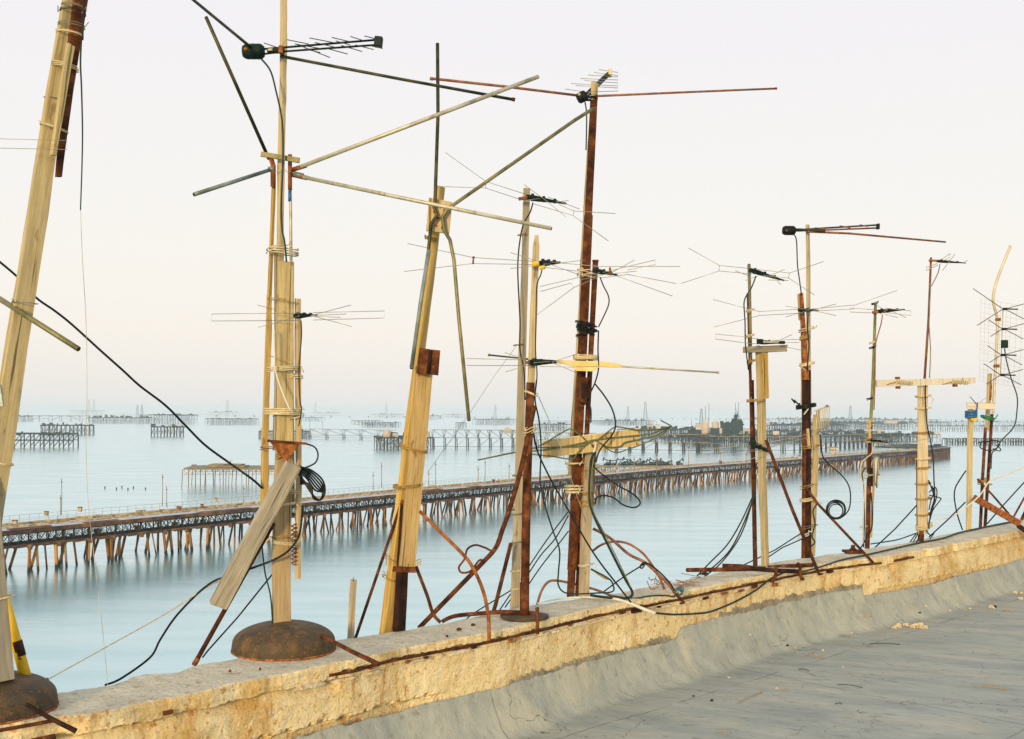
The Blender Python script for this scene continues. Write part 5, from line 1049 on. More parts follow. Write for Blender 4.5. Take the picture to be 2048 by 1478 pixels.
def loft(t, name, rows, mat):
    mb = MB(); V = []
    for (x, yt, yb, d) in rows:
        for (yy, dd) in ((yt, -d), (yb, -d), (yb, d), (yt, d)): V.append(t.pt((x, yy, dd)))
    n = len(rows); mb.add(V, [(i*4+j, i*4+(j+1) % 4, (i+1)*4+(j+1) % 4, (i+1)*4+j) for i in range(n-1) for j in range(4)] + [(3,2,1,0), tuple((n-1)*4+j for j in range(4))]); o = mb.build(name, M[mat], t.o)
    bv = o.modifiers.new('bevel', 'BEVEL'); bv.width = .003; bv.segments = 2; return o
loft(t, 'arm', [(1112, 720, 726, .010), (1143, 721, 731, .018), (1197, 722, 734, .022), (1224, 725, 735, .018), (1244, 729, 735, .010)], 'cream_plastic'); loft(t, 'housing', [(1143, 731, 733, .03), (1152, 731, 742, .036), (1186, 732, 743, .036), (1199, 731, 734, .03)], 'cream_plastic')
t.tube('whip', [(1243, 733), (1436, 745, .1)], 3.6, 'alu', n=8); t.tube('whip_tip', [(1434, 745, .1), (1438, 745, .1)], 5, 'alu'); t.tube('whip', [(1112, 722), (1056, 718), (978, 710, -.05)], 3.4, 'dark_olive', n=8); t.tube('whip_tip', [(976, 710, -.05), (980, 710, -.05)], 5.5, 'olive')
t = Thing('timber_post', 'pale timber post carrying the tilted board with green wires', 'post', 1168, 1193, YF + .03)
t.post('post', (1168, 1193), (1182, 898), 22, 23, .2, 'pale_wood', dy=-.05, yaw=28)
for (x, y, mt, nn, h) in ((1181, 938, 'tiewire', 1.5, 2), (1178, 985, 'tiewire', 3, 7), (1177, 1000, 'tiewire', 2, 5), (1176, 1009, 'tiewire', 2, 5), (1171, 1129, 'white_cable', 1.5, 3)): t.tie(x, y, 25, mt, nn, h, 2, r=2, end=22, dy=-.05)
t = Thing('board_antenna', 'homemade antenna of a tilted yellow board with bent green wires', 'antenna', 1182, 890, YF - .12)
t.poly('board', [(1085, 882), (1278, 857), (1281, 891), (1086, 917)], .02, 'pale_wood'); t.poly('board_top', [(1085, 881), (1278, 856), (1279, 858), (1086, 883)], .03, 'painted_wood', dy=.005)
D_ = -.025
for l in ([(1343, 852, .1), (1315, 859), (1283, 861), (1239, 854), (1228, 855), (1209, 869), (1191, 883)], [(1343, 852, .1), (1310, 865), (1283, 870), (1200, 878), (1150, 889), (1085, 900), (1028, 905)], [(1343, 853, .1), (1310, 872), (1283, 878), (1250, 885), (1240, 893), (1215, 894), (1196, 884)], [(1343, 853, .1), (1320, 872), (1285, 888), (1255, 899), (1232, 905), (1212, 896), (1200, 885)],
          [(1004, 909), (1028, 905), (1075, 893), (1130, 862), (1143, 859), (1160, 870), (1175, 884)], [(1028, 905), (1070, 896), (1110, 894), (1160, 892), (1180, 882)], [(1028, 905), (1068, 909), (1100, 912), (1143, 918), (1155, 906), (1170, 890), (1185, 882)]):
    t.tube('wire', [(p[0], p[1], (p[2] if len(p) > 2 else 0) + D_) for p in l], 2.8, 'green_wire', True, n=6)
t.tube('wire_end', [(1343, 852, .1 + D_), (1322, 841, .15)], 3, 'green_wire'); t.tube('wire_end', [(1028, 905, D_), (956, 920, -.1)], 3, 'green_wire')
for (x, y, a) in ((1098, 887, 0), (1098, 909, 0), (1166, 876, 1), (1160, 899, 1), (1210, 872, 1), (1276, 861, 0), (1267, 877, 0), (1273, 887, 0), (1211, 893, 1)): t.tube('staple', [(x - 2.5 * a, y - 3, -.04), (x + 2.5 * a, y + 3, -.04)], 2, 'rust_orange')
t.tube('red_clip', [(1184, 888, -.04), (1186, 895, -.04)], 4, 'rust_orange'); t.tube('white_cord', [(1192, 884, -.05), (1190, 896, -.05), (1187, 905, -.05)], 3, 'white_cable', True)
cable('thick black cable down the front of the timber post, bending out over the wall', [(1191, 903), (1184, 915), (1181, 935), (1179, 995), (1187, 1030), (1216, 1090), (1247, 1152), (1263, 1180), (1264, 1190), (1255, 1196), (1236, 1197), (1198, 1193), (1180, 1190)], YF - .1, 5.4, 'green_cable')
cable('thin dark cable beside the thick one on the timber post', [(1187, 915), (1182, 960), (1182, 1000), (1190, 1030), (1220, 1088), (1250, 1150), (1262, 1176)], YF - .115, 2.2, 'olive')
cable('black cable curving right beside the cream bar antenna and down behind the board', [(1190, 768), (1209, 792), (1225, 820), (1231, 850), (1224, 870), (1205, 893), (1196, 908), (1192, 925)], YF - .2, 3.4)
cable('thin black cable down the rusty tubes through the cream bar', [(1197, 661), (1196, 700), (1197, 737), (1190, 765), (1180, 787), (1173, 800), (1181, 815), (1182, 838), (1181, 845)], YF - .14, 3)
cable('black cable making two loops to the right of the timber post', [(1186, 930), (1195, 941), (1231, 968), (1260, 984), (1276, 997), (1280, 1008), (1268, 1015), (1247, 1010), (1228, 996), (1209, 991), (1194, 995), (1190, 1008)], YF - .1, 3.2)
cable('braided yellow and black cord stub right of the timber post foot', [(1182, 1138), (1190, 1143), (1200, 1150), (1210, 1156), (1218, 1158)], YF - .03, 4.6, 'tiewire', name='cord', cat='cord')
rod('rusty rod curving from the timber post down right to the blue knot', [(1186, 1057), (1220, 1076), (1257, 1108), (1290, 1125), (1320, 1152), (1341, 1173), (1352, 1190)], 5.85, 5.8, 'copper')
rod('rusty rod arching high and down right of the timber post', [(1184, 1103), (1204, 1089), (1231, 1083), (1258, 1088), (1285, 1106), (1304, 1130), (1320, 1157), (1330, 1182)], 5.95, 4.8, 'copper')
rod('rusty rod arching low across the wall top below the timber post', [(1073, 1214), (1082, 1184), (1095, 1165), (1112, 1161), (1149, 1168), (1190, 1179), (1217, 1189), (1226, 1194)], 5.7, 5, 'copper')
cable('black cable along the rusty rod with a small loop, right of the timber post', [(1208, 1183), (1247, 1154), (1285, 1130), (1292, 1123), (1285, 1136), (1280, 1133), (1290, 1125), (1312, 1138), (1339, 1165), (1352, 1188)], 5.8, 3.2)
cable('white flattened tube lying along the wall top towards its edge', [(1074, 1207, .1), (1110, 1199, .1), (1149, 1195, .08), (1195, 1195, .05), (1231, 1198), (1258, 1206), (1290, 1219, -.02), (1310, 1227, -.06)], depth(1231, 1200, ZT) - .04, [3, 8], 'white_cable', name='tube', cat='tube')
cable('dark cable lying on the wall top from the loops to the blue knot', [(1226, 1192), (1266, 1197), (1298, 1192), (1330, 1191), (1347, 1193), (1357, 1186)], 5.65, 3.6, 'green_cable')
coil('tangle of blue cord tied at the rusty rods on the wall top', [[(1349, 1184), (1354, 1176), (1364, 1175), (1366, 1183), (1358, 1190), (1350, 1186), (1356, 1179), (1363, 1184)], [(1350, 1180), (1360, 1177), (1365, 1187), (1355, 1191)]], 5.75, 3, 'blue_cable')
t = Thing('frayed_strands', 'frayed rusty wire strands beside the blue knot on the wall top', 'wire', 1310, 1170, 5.85)
for i in range(16):
    x0, y0 = 1300 + random.random() * 90, 1162 + random.random() * 12
    t.tube('strand', [(x0, y0), (x0 + random.uniform(-12, 18), y0 + random.uniform(-10, 4)), (x0 + random.uniform(-20, 30), y0 + random.uniform(-12, 6)), (x0 + random.uniform(-25, 35), y0 + random.uniform(-18, 10))], 1.3 if i % 3 else 2.2, ('copper', 'greytie')[i % 2], True, n=4)

# ---- G: twin posts with a cross timber
YG = depth(1511, 1132, ZT)
t = Thing('twin_post_mast', 'rusty tube beside a pale timber with a short grey cross timber on top', 'mast', 1520, 1134, YG)
t.post('tube', (1511, 1134), (1496, 586), 9, 5, .3, 'rust', yaw=30, seg=20, worn=.001); t.post('angle_iron', (1510, 1134), (1504, 760), 10, 9, .4, 'rust_black', dy=.03, worn=.001)
t.tube('olive_tube', [(1502, 729, -.03), (1500, 620, -.03), (1498, 528, -.03)], [5.5, 6.5], 'olive', n=12)
t.post('post', (1529, 1134), (1520, 700), 17, 20, .45, 'pale_wood', dy=-.02, yaw=45); t.post('spliced_board', (1530, 797), (1526, 704), 15, 17, .3, 'yellow_wood', dy=-.05, yaw=30)
t.post('cross_timber', (1486, 698), (1574, 694), 12, 13, .3, 'grey_wood', dy=-.08, yaw=8)
for (x, y, w_, mt) in ((1500, 620, 12, 'rope'), (1499, 671, 14, 'rope'), (1502, 722, 12, 'tiewire'), (1512, 800, 32, 'tiewire'), (1524, 697, 14, 'rope'), (1541, 697, 14, 'rope')): t.tie(x, y, w_, mt, 2, 5, 2, r=2, end=14, dy=-.05)
head('dipole with forked wire ends on the olive tube above the cross timber', 1515, 545, YG - .1, ((1500, 540), (1568, 561)), 10,
     [[(1377, 496), (1439, 531), (1510, 538)], [(1362, 567), (1438, 542), (1505, 548)], [(1439, 531), (1438, 542)], [(1515, 539), (1579, 546), (1647, 523)], [(1526, 551), (1577, 556), (1629, 590)], [(1579, 546), (1577, 556)]],
     [(1512, 552), (1503, 575), (1492, 593), (1488, 608), (1490, 643), (1491, 690), (1497, 740)], rods=[[(1538, 552), (1569, 539)], [(1491, 561), (1515, 552)], [(1548, 556), (1562, 569)], [(1537, 560), (1577, 561)], [(1470, 541), (1500, 553)]], ww=1.8, cabw=2.6)
head('dipole with bulky black ends roped on the cross timber', 1540, 685, YG - .16, ((1516, 684), (1568, 686)), 9,
     [[(1516, 678), (1492, 674), (1431, 668), (1431, 678), (1492, 686), (1516, 688)], [(1544, 681), (1605, 678)]], rods=[[(1553, 683), (1584, 669)], [(1574, 694), (1612, 703)], [(1492, 698), (1520, 690)], [(1560, 685), (1598, 685)]], ww=1.8, orange=None)
t = Thing('end_block', 'black knobbly amplifier blocks at both ends of the roped dipole', 'amplifier', 1518, 684, YG - .17); t.block('block', 1518, 683, 8, 10, 10, 'black'); t.block('block', 1564, 685, 11, 6, 8, 'black'); t.block('block', 1541, 684, 30, 4, 6, 'grey_wood')
head('low dipole tied on the twin posts near the pier, pointing down right', 1520, 893, YG - .12, ((1502, 886), (1542, 905)), 12,
     [[(1515, 888), (1408, 899), (1408, 909), (1515, 899)], [(1515, 890), (1616, 868)], [(1530, 896), (1616, 875)], [(1615, 868), (1615, 876)]], rods=[[(1466, 911), (1525, 899)], [(1496, 920), (1540, 906)]], ww=1.8)
for i, l in enumerate(([(1508, 987), (1482, 1044), (1454, 1090), (1420, 1125), (1394, 1152)], [(1509, 990), (1486, 1050), (1460, 1100), (1425, 1135), (1399, 1149)], [(1510, 984), (1490, 1050), (1470, 1090), (1440, 1128), (1410, 1152), (1382, 1171), (1358, 1182)])):
    cable(['leftmost of the three dark cables fanning down left from the twin posts', 'middle one of the three dark cables fanning down from the twin posts', 'rightmost, blue-green cable of those fanning from the twin posts, at the blue knot'][i], l, YG - .35 * i / 2 - .1, 2.8, ['cable', 'cable', 'green_cable'][i])
rod('rusty rod slanting from the low dipole down right to the wall edge', [(1532, 880), (1585, 1020), (1637, 1146)], depth(1637, 1140, ZT) + .02, 6.8, 'rust', False)
pY = depth(1500, 1146, ZT)
rod('longest rusty pipe lying on the wall top under the twin posts', [(1374, 1140, -.25), (1450, 1139, -.1), (1530, 1137, 0)], pY - .05, 8.5, 'rust', False, name='rusty_pipe', cat='pipe')
rod('black rusty pipe lying on the wall top in front of the twin posts', [(1500, 1137), (1550, 1141), (1597, 1143)], pY - .1, 9, 'rust_black', False, name='rusty_pipe', cat='pipe')
rod('short rusty pipe behind the others at the foot of the twin posts', [(1445, 1131), (1480, 1132), (1512, 1136)], pY + .12, 8, 'rust', False, name='rusty_pipe', cat='pipe')
rod('rusty pipe pointing right from the twin posts along the wall top', [(1536, 1135), (1580, 1132), (1626, 1130)], pY + .25, 8.5, 'rust', False, name='rusty_pipe', cat='pipe')
rod('left one of two bent rebar ends sticking up at the pipes by the twin posts', [(1553, 1134), (1551, 1150), (1544, 1166)], depth(1548, 1160, ZT), 7, 'rust')
rod('right one of two bent rebar ends sticking up at the pipes by the twin posts', [(1594, 1127), (1600, 1132), (1600, 1145), (1604, 1160)], depth(1600, 1150, ZT), 7, 'rust')
rod('short rusty peg through the wall edge under the blue knot', [(1352, 1190), (1360, 1196), (1368, 1205)], 5.62, 6, 'rust', False)
for x in (1410, 1548): rod('small stone under the longest pipe' if x == 1410 else 'small mortar lump under the pipes at the twin posts', [(x - 6, 1147), (x + 6, 1148)], pY - .05, 6, 'rust_black' if x == 1410 else 'pale_mortar', False, name='stone', cat='stone')

# ---- H
YH = depth(1614, 1115, ZT)
t = Thing('dark_steel_mast', 'dark rusty channel mast bundled with timbers, cream grill on its right', 'mast', 1613, 1116, YH)
t.post('channel', (1614, 1117), (1613, 740), 19, 20, .45, 'rust_black', yaw=45, worn=.0015, seg=20); t.post('angle_iron', (1611, 760), (1603, 586), 14, 7, .3, 'rust_orange', dy=-.03, yaw=20, worn=.002); t.post('channel', (1606, 1116), (1609, 860), 7, 7, .3, 'rust', dy=-.03, yaw=20)
t.post('pole', (1620, 830), (1614, 450), 11, 9.5, .35, 'pale_wood', dy=.01, seg=22); t.post('timber', (1625, 1112), (1633, 830), 13, 15, .3, 'pale_wood', dy=.03)
t.post('lath', (1600, 640), (1597, 588), 5, 4, .3, 'yellow_wood', dy=.03); t.post('lath', (1619, 895), (1616, 858), 6, 4.5, .3, 'yellow_wood', dy=-.06, yaw=15); t.post('lath', (1604, 810), (1604, 738), 5, 5, .3, 'pale_wood', dy=.02)
for (x, y, w_, mt, nn, r_) in ((1612, 659, 24, 'rope', 1.5, 2.2), (1610, 674, 16, 'tiewire', 3, 2), (1614, 728, 24, 'rope', 3, 2.4), (1612, 812, 30, 'cable', 4, 3.6), (1612, 972, 20, 'tiewire', 1.5, 1.6), (1615, 998, 26, 'rope', 2.5, 2), (1620, 893, 34, 'tiewire', 1.4, 2), (1617, 1052, 26, 'greytie', 1.4, 1.4), (1607, 1070, 16, 'white_cable', 1.6, 2.4)): t.tie(x, y, w_, mt, nn, 6, 3, r=r_, end=16, dy=-.03)
t.tube('cord_end', [(1583, 797, -.05), (1590, 806, -.05), (1588, 800, -.05), (1600, 812, -.05)], 3, 'cable', True); t.tube('white_tag', [(1608, 829, -.06), (1617, 817, -.06)], 3, 'white_cable')
t = Thing('tv_antenna', 'long horizontal antenna with a black can on top of the slender pole right of centre', 'antenna', 1614, 459, YH - .06)
can(t, 1578, 461, 25, 9.5, 'black'); t.tube('terminal', [(1572, 461, -.03), (1575, 461, -.035)], 4, 'rust_orange')
t.tube('boom', [(1589, 460), (1650, 456, .1), (1754, 450, .3)], 3.6, 'dark_olive'); t.tube('boom', [(1589, 462), (1650, 460, .1), (1754, 456, .3)], 3.4, 'copper'); t.block('end_cap', 1756, 453, 5, 11, 9, 'black', dy=.3); t.tube('whip', [(1615, 463), (1700, 467, .1), (1891, 484, .3)], [5, 3.6], 'copper', n=10); t.tube('arm', [(1589, 459), (1650, 461)], 5.5, 'dark_olive')
t.wires('element', [[(1630, 456, .1), (1650, 458)], [(1680, 452, .2), (1700, 456, .1)], [(1720, 450, .26), (1735, 453, .2)]], 3, 'copper')
t.tube('lead', [(1588, 469), (1593, 482), (1595, 530), (1599, 560), (1603, 590)], 2.4, 'cable', True)
head('dipole with long straight wires at the middle of the slender pole', 1615, 620, YH - .1, ((1598, 620), (1637, 621)), 8,
     [[(1607, 618), (1518, 623), (1519, 631), (1607, 626)], [(1518, 623, 0), (1426, 599, .1)], [(1519, 631, 0), (1428, 654, -.1)], [(1625, 618), (1707, 610), (1708, 618), (1625, 622)], [(1707, 611), (1794, 581)]], [(1616, 628), (1615, 660), (1618, 690), (1614, 740)],
     rods=[[(1571, 612), (1620, 620)], [(1571, 634), (1620, 620)], [(1625, 620), (1672, 608)], [(1625, 621), (1672, 631)]], ww=1.7)
t = Thing('slatted_grill', 'cream slatted wire grill leaning on the timber beside the dark channel mast', 'grill', 1642, 865, YH - .08)
for i in range(8): t.tube('slat', [(1632 + i * 3.6, 866 - i * 1.6 - (i % 3) * 2, .012 * i), (1633 + i * 3.6, 842 - i * 1.2, .012 * i), (1636 + i * 3.3, 817 - i * 1.2 + (i % 2) * 3, .012 * i)], 1.8, 'cream_pipe', n=7)
t.tube('cross_wire', [(1630, 822), (1657, 812, .1)], 2.4, 'cream_pipe'); t.tube('cross_wire', [(1630, 858), (1657, 850, .1)], 2.4, 'cream_pipe'); t.tube('clip', [(1652, 811, .03), (1656, 812, .03)], 4, 'rust_orange'); t.post('back_strip', (1632, 866), (1634, 820), 7, 8, .4, 'grey_wood', dy=.04)
coil('black cable coil hanging in round loops right of the dark channel mast', [[(1671 + r * cos(a) + dx, 1020 + r * sin(a) * .97 + dy, .01 * j) for a in [2 * pi * i / 12 for i in range(13)]] for j, (r, dx, dy) in enumerate(((18.5, 0, 0), (16, -1, 1), (19.5, 1, -1), (14, 1, 2), (17.5, 2, 1)))], YH - .15, 2.3)
cable('black cable swinging out right from the grill in a big curve to the coil', [(1640, 868), (1642, 890), (1647, 916), (1662, 932), (1681, 948), (1696, 968), (1701, 990), (1698, 1018), (1684, 1034), (1668, 1037), (1655, 1028)], YH - .12, 2.6)
cable('dark cable snaking down beside the timber of the dark channel mast', [(1635, 1007), (1626, 1022), (1630, 1047), (1624, 1072), (1630, 1084), (1621, 1091), (1607, 1078)], YH - .08, 2.6, 'green_cable')
rod('thin rusty rod slanting down right from the dark channel mast to the wall', [(1612, 975), (1636, 1008), (1746, 1125)], depth(1745, 1122, ZT) + .02, 5.4, 'rust', False)
cable('upper black stay line from the dark channel mast down left', [(1603, 1066), (1550, 1100), (1485, 1131)], YH - .3, 2.6, smooth=False)
cable('lower black stay line from the dark channel mast down left', [(1604, 1078), (1565, 1095), (1528, 1120)], YH - .25, 2.6, smooth=False)
t = Thing('bolted_plate', 'small rusty plate with a bolt on the wall top right of the channel mast', 'plate', 1707, 1106, depth(1707, 1106, ZT)); t.block('plate', 1706, 1103, 36, 5, 30, 'rust'); t.tube('bolt', [(1706, 1102), (1706, 1090)], [11, 7], 'rust', n=6); t.tube('nut', [(1706, 1101), (1706, 1097)], 14, 'rust', n=6)

# ---- I
YI = depth(1734, 1097, ZT)
t = Thing('cane_mast', 'slim green cane on a dark rusty post, small antenna on its tip', 'mast', 1734, 1097, YI)
t.tube('cane', [(1741, 850, -.02), (1745, 780, -.02), (1748, 700, -.02), (1751, 608, -.02)], [6.5, 5.5], 'bamboo', True, n=12); t.post('post', (1734, 1097), (1741, 850), 11, 9, .4, 'rust', worn=.003); t.post('lath', (1739, 880), (1738, 842), 5, 5, .3, 'yellow_wood', dy=-.03, yaw=15); t.post('lath', (1742, 1075), (1748, 916), 5, 4, .3, 'yellow_wood', dy=.01); t.post('tarred_band', (1738, 972), (1739, 935), 13, 12, .4, 'rust_black', dy=-.005)
for y, c_ in ((607, 'cable'), (685, 'rope'), (695, 'cable'), (797, 'cable'), (842, 'rope'), (852, 'rope'), (862, 'white_cable'), (1053, 'rope'), (878, 'tiewire'), (884, 'rope')): t.tie(1749 - (y - 607) * .052, y, 8, c_, 1.6, 4, 1, r=1.8, end=6, dy=-.02)
t = Thing('ring_clamp', 'ring clamp with a pale board fixed on the dark post under the cane', 'clamp', 1738, 950, YI - .06)
t.tube('ring', [(1731 + 4.5 * cos(a), 951 + 5 * sin(a)) for a in [2*pi*i/12 for i in range(13)]], 2.6, 'cream_pipe', True); t.tube('arm', [(1735, 951), (1748, 950)], 4, 'grey_tube'); t.poly('board', [(1750, 922), (1757, 914), (1757, 972), (1751, 968)], .05, 'painted_wood', dy=.02); t.poly('board', [(1757, 918), (1759, 914), (1755, 976), (1753, 968)], .03, 'grey_tube', dy=.0); t.tube('bolt', [(1755, 949), (1760, 949)], 3, 'rust_orange')
head('dipole with rectangular loops at the tip of the green cane', 1775, 622, YI - .06, ((1756, 623), (1809, 619)), 8, [[(1758, 620), (1700, 616), (1700, 624), (1750, 626)], [(1770, 616), (1822, 622), (1822, 631), (1770, 625)]], [(1765, 629), (1762, 648), (1754, 676), (1751, 695), (1750, 760), (1748, 820)], rods=[[(1751, 609), (1773, 622)], [(1787, 624), (1812, 635)], [(1770, 629), (1796, 635)], [(1760, 628), (1775, 620)]], orange=(1745, 625, 1756, 624, 6), ww=1.8, cabmat='copper', cabw=2.2)
head('dark dipole lying across the lower part of the cane mast', 1760, 883, YI - .08, ((1741, 879), (1785, 888)), 6, [[(1735, 878), (1802, 879)], [(1750, 884), (1833, 893)]], rods=[[(1724, 870), (1745, 881)], [(1816, 884), (1877, 874)], [(1730, 884), (1765, 886)], [(1765, 888), (1800, 900)]], mat='black', ww=1.8)
cable('white cable bowing out left beside the dark post under the cane', [(1750, 887), (1743, 907), (1725, 923), (1720, 943), (1724, 960), (1729, 975), (1727, 1030), (1726, 1088)], YI - .1, 2.2, 'rope')
cable('black cable hanging left along the dark post under the cane', [(1732, 935), (1724, 948), (1728, 975), (1729, 1040), (1727, 1095)], YI - .09, 2.4)
cable('black cable crossing the foot of the dark post under the cane', [(1742, 985), (1745, 1030), (1742, 1060), (1728, 1085), (1720, 1098)], YI - .1, 2.6)

# ---- J
YJ = depth(1846, 1082, ZT)
t = Thing('crossboard_mast', 'thick pale post with a long white crossboard and a thin rusty pole above it', 'mast', 1844, 1082, YJ)
t.post('post', (1846, 1068), (1845, 772), 23, 22, .1, 'pale_wood', yaw=14, worn=.003); t.post('foot', (1841, 1083), (1842, 1062), 14, 15, .4, 'rust', dy=.0); t.tube('back_rod', [(1835, 1062, .02), (1834, 905, .02)], 4, 'rust')
t.tube('pole', [(1849, 760), (1857, 640), (1862, 515)], [5, 4.2], 'copper', n=12)
t.poly('crossboard', [(1753, 760), (1951, 755), (1951, 767), (1754, 774)], .03, 'painted_wood', dy=-.07)
for (x, y) in ((1795, 756), (1796, 775), (1910, 771)): t.block('peg', x, y, 8, 5, 8, 'rust_orange', dy=-.05)
for cx in (1810, 1921):
    t.tube('wire_spring', [(cx - 17 + i * .95, 763 + i * .1 + 4.2 * cos(i * 1.4), -.085 + .01 * sin(i * 1.4)) for i in range(36)], 1.9, 'rope', n=5); t.tube('spring_lead', [(cx - 36, 769, -.08), (cx - 18, 764, -.08)], 2, 'tiewire')
for y in (792, 816, 865, 917, 935, 967, 997, 1029): t.tie(1846, y, 25, 'tiewire' if y in (865, 935, 967, 997, 1029) else 'rope', 1.7, 3, 1, r=2.2, end=9)
t.tie(1848, 1052, 26, 'rope', 3, 9, 4, r=2.2, end=22); t.tube('tail', [(1862, 795, -.03), (1867, 799, -.03), (1862, 807, -.03)], 2, 'rope', True)
head('small antenna with tilted wire loops on top of the thin rusty pole', 1890, 523, YJ - .04, ((1874, 522), (1931, 526)), 6, [[(1880, 521), (1900, 507), (1900, 514), (1886, 522)], [(1875, 527), (1852, 535), (1853, 541), (1876, 530)]], [(1880, 528), (1876, 546), (1864, 570), (1861, 577), (1858, 640), (1861, 700), (1859, 756)], rods=[[(1910, 508), (1885, 541)], [(1929, 525), (1935, 520)]], orange=(1858, 521, 1876, 521.5, 4.5), ww=1.9, cabmat='olive', cabw=1.9)
cable('black cable down the front of the thick post under the white crossboard', [(1851, 770), (1851, 800), (1854, 848), (1860, 877), (1866, 914), (1868, 960), (1869, 999), (1859, 1041), (1858, 1058)], YJ - .1, 2.6)
coil('bunch of dark cable loops on the right side of the thick crossboard post', [[(1858, 985), (1870, 975), (1874, 985), (1870, 1005), (1858, 1030)], [(1858, 990), (1880, 996), (1880, 1001), (1866, 1020), (1860, 1040)], [(1857, 960), (1866, 985), (1868, 1000), (1862, 1020), (1858, 1050)], [(1858, 1020), (1862, 1000), (1868, 985), (1864, 972)]], YJ - .08, 2.3)
coil('knot of black cables at the foot of the thick crossboard post', [[(1832, 1068), (1826, 1076), (1820, 1084)], [(1836, 1066), (1830, 1078), (1825, 1086)], [(1840, 1068), (1836, 1078), (1832, 1086)], [(1852, 1060), (1860, 1070), (1868, 1066), (1860, 1078)]], YJ - .08, 2.2)
# ---- K
YK = edgeY(1960)
t = Thing('gallows_frame', 'pale timber post with blue tape joined by a crosspiece to the next post', 'post', 1937, 1060, YK - .25)
t.post('post', (1937, 1072), (1941, 812), 12, 12, .2, 'pale_wood', yaw=25, worn=.003); t.post('crosspiece', (1934, 812), (1989, 813), 13, 13, .2, 'painted_wood', dy=-.03, yaw=8)
for y in (823, 828, 833): t.tie(1942, y, 13, 'blue_tape', 1.5, 3, 1, r=4, end=0, dy=-.02, name='tape_wrap')
t.tie(1948, 838, 5, 'yellow_tape', 2, 5, 0, r=4, end=0, dy=-.04, name='tape_wrap'); t.tube('blue_strip', [(1955, 805, -.06), (1954, 818, -.06), (1946, 825, -.06)], 3, 'blue_tape'); t.tube('wire_stub', [(1940, 793, -.05), (1952, 807, -.05)], 1.8, 'olive'); t.tube('wire_stub', [(1972, 795), (1958, 806)], 1.5, 'wire')
t = Thing('double_tube_mast', 'two thin rusty tubes carrying a short timber and a bent cream pipe', 'mast', 1966, 1056, YK)
t.tube('tube', [(1960, 1070), (1965, 960), (1971, 855)], 6.2, 'rust', n=12); t.tube('tube', [(1969, 1070, .05), (1977, 940, .05), (1984, 828, .05)], 6.2, 'rust', n=12)
t.post('timber', (1973, 859), (1980, 748), 11, 11, .35, 'pale_wood', dy=.01); t.tube('rust_wedge', [(1981, 800, -.02), (1983, 765, -.02)], 3.5, 'rust_orange')
t.tube('bent_pipe', [(1986, 826), (1988, 790), (1994, 672), (1994, 637), (1989, 615), (1986, 600), (1991, 570), (2006, 528), (2021, 492)], 5.4, 'cream_pipe', True, n=12, open_end=True)
t.tie(1975, 836, 20, 'green_tape', 2.5, 6, -4, r=2.2, end=18); t.tie(1964, 962, 12, 'tiewire', 3, 8, 3, r=2, end=12); t.block('clamp', 1996, 639, 9, 6, 8, 'rust_orange'); t.block('clamp', 1993, 732, 10, 6, 8, 'rust_orange'); t.tube('peg', [(1972, 968), (1984, 969)], 3.4, 'grey_wood'); t.tube('peg', [(1955, 958, -.03), (1966, 970, -.03)], 4, 'rust')
t = Thing('grid_antenna', 'panel antenna with wire mesh and four small bow ties at the right edge', 'antenna', 2002, 755, YK - .08)
c00, c10, c11, c01 = (1961.8, 597), (2045.8, 612), (2037.6, 776), (1959, 761)
def bil(u, v): return ((c00[0]*(1-u)+c10[0]*u)*(1-v)+(c01[0]*(1-u)+c11[0]*u)*v, (c00[1]*(1-u)+c10[1]*u)*(1-v)+(c01[1]*(1-u)+c11[1]*u)*v, .12 * u)
mb = MB()
for u in (0, .1, .2, .47, .62, .72, .86, 1): mb.bar(t.pt(bil(u, 0)), t.pt(bil(u, 1)), .0008, 4)
for v in (0, .055, .1, .17, .23, .27, .31, .36, .40, .52, .56, .62, .66, .75, .80, .86, .90, .95, 1): mb.bar(t.pt(bil(0, v)), t.pt(bil(1, v)), .0008, 4)
mb.build('mesh_grid', M['wire'], t.o)
t.tube('spine', [(2006, 617, -.06), (2001, 750, -.06)], 2.2, 'cream_pipe')
for (y, sx) in ((618, 1.0), (658, .45), (710, .45), (750, .55)):
    x = 2006 - (y - 617) * .038
    t.tube('bow_boom', [(x, y, -.07), (x + 8, y, -.08)], 5, 'black'); t.tube('bow_boom', [(x + 6, y, -.08), (x + 30, y + .5, -.16)], 2.6, 'black')
    t.wires('bow_tie', [[(x - 60 * sx, y - 41 * sx, -.05), (x, y, -.07)], [(x - 52 * sx, y + 33 * sx, -.05), (x, y, -.07)], [(x + 45, y - 11, -.02), (x + 4, y, -.07)], [(x + 42, y + 20, -.02), (x + 4, y, -.07)]], 1.5, 'wire_dark')
t.block('amplifier', 2009, 688, 12, 16, 8, 'green_black', dy=-.08)
cable('olive cable from the panel antenna looping down right and back to the rusty tubes', [(2009, 697), (2014, 726), (2023, 759), (2034, 792), (2034, 820), (2028, 853), (2004, 880), (1992, 899), (1984, 907), (1982, 938)], YK - .18, 2.4, 'green_cable')
coil('loose dark loop around the two rusty tubes near the right edge', [[(1962, 886), (1960, 894), (1968, 899), (1982, 901), (1996, 894), (1999, 884), (1988, 881), (1976, 883), (1964, 884), (1956, 886)], [(1992, 890), (2001, 898), (1998, 902), (1986, 897)]], YK - .08, 2.2)
t = Thing('rusty_channel', 'flat rusty steel channel lying slanted across the right end of the wall', 'channel', 1995, 1025, YK - .5)
t.poly('plate', [(1952, 990), (2044, 1042), (2039, 1054), (1946, 1001)], .03, 'rust_orange'); t.post('flange', (2036, 1052), (2075, 1080), 9, 9, .3, 'rust_black', yaw=10)
rod('thin rusty brace from the double tube mast down right', [(1955, 958), (1985, 990), (2018, 1028)], YK - .2, 4, 'rust', False)
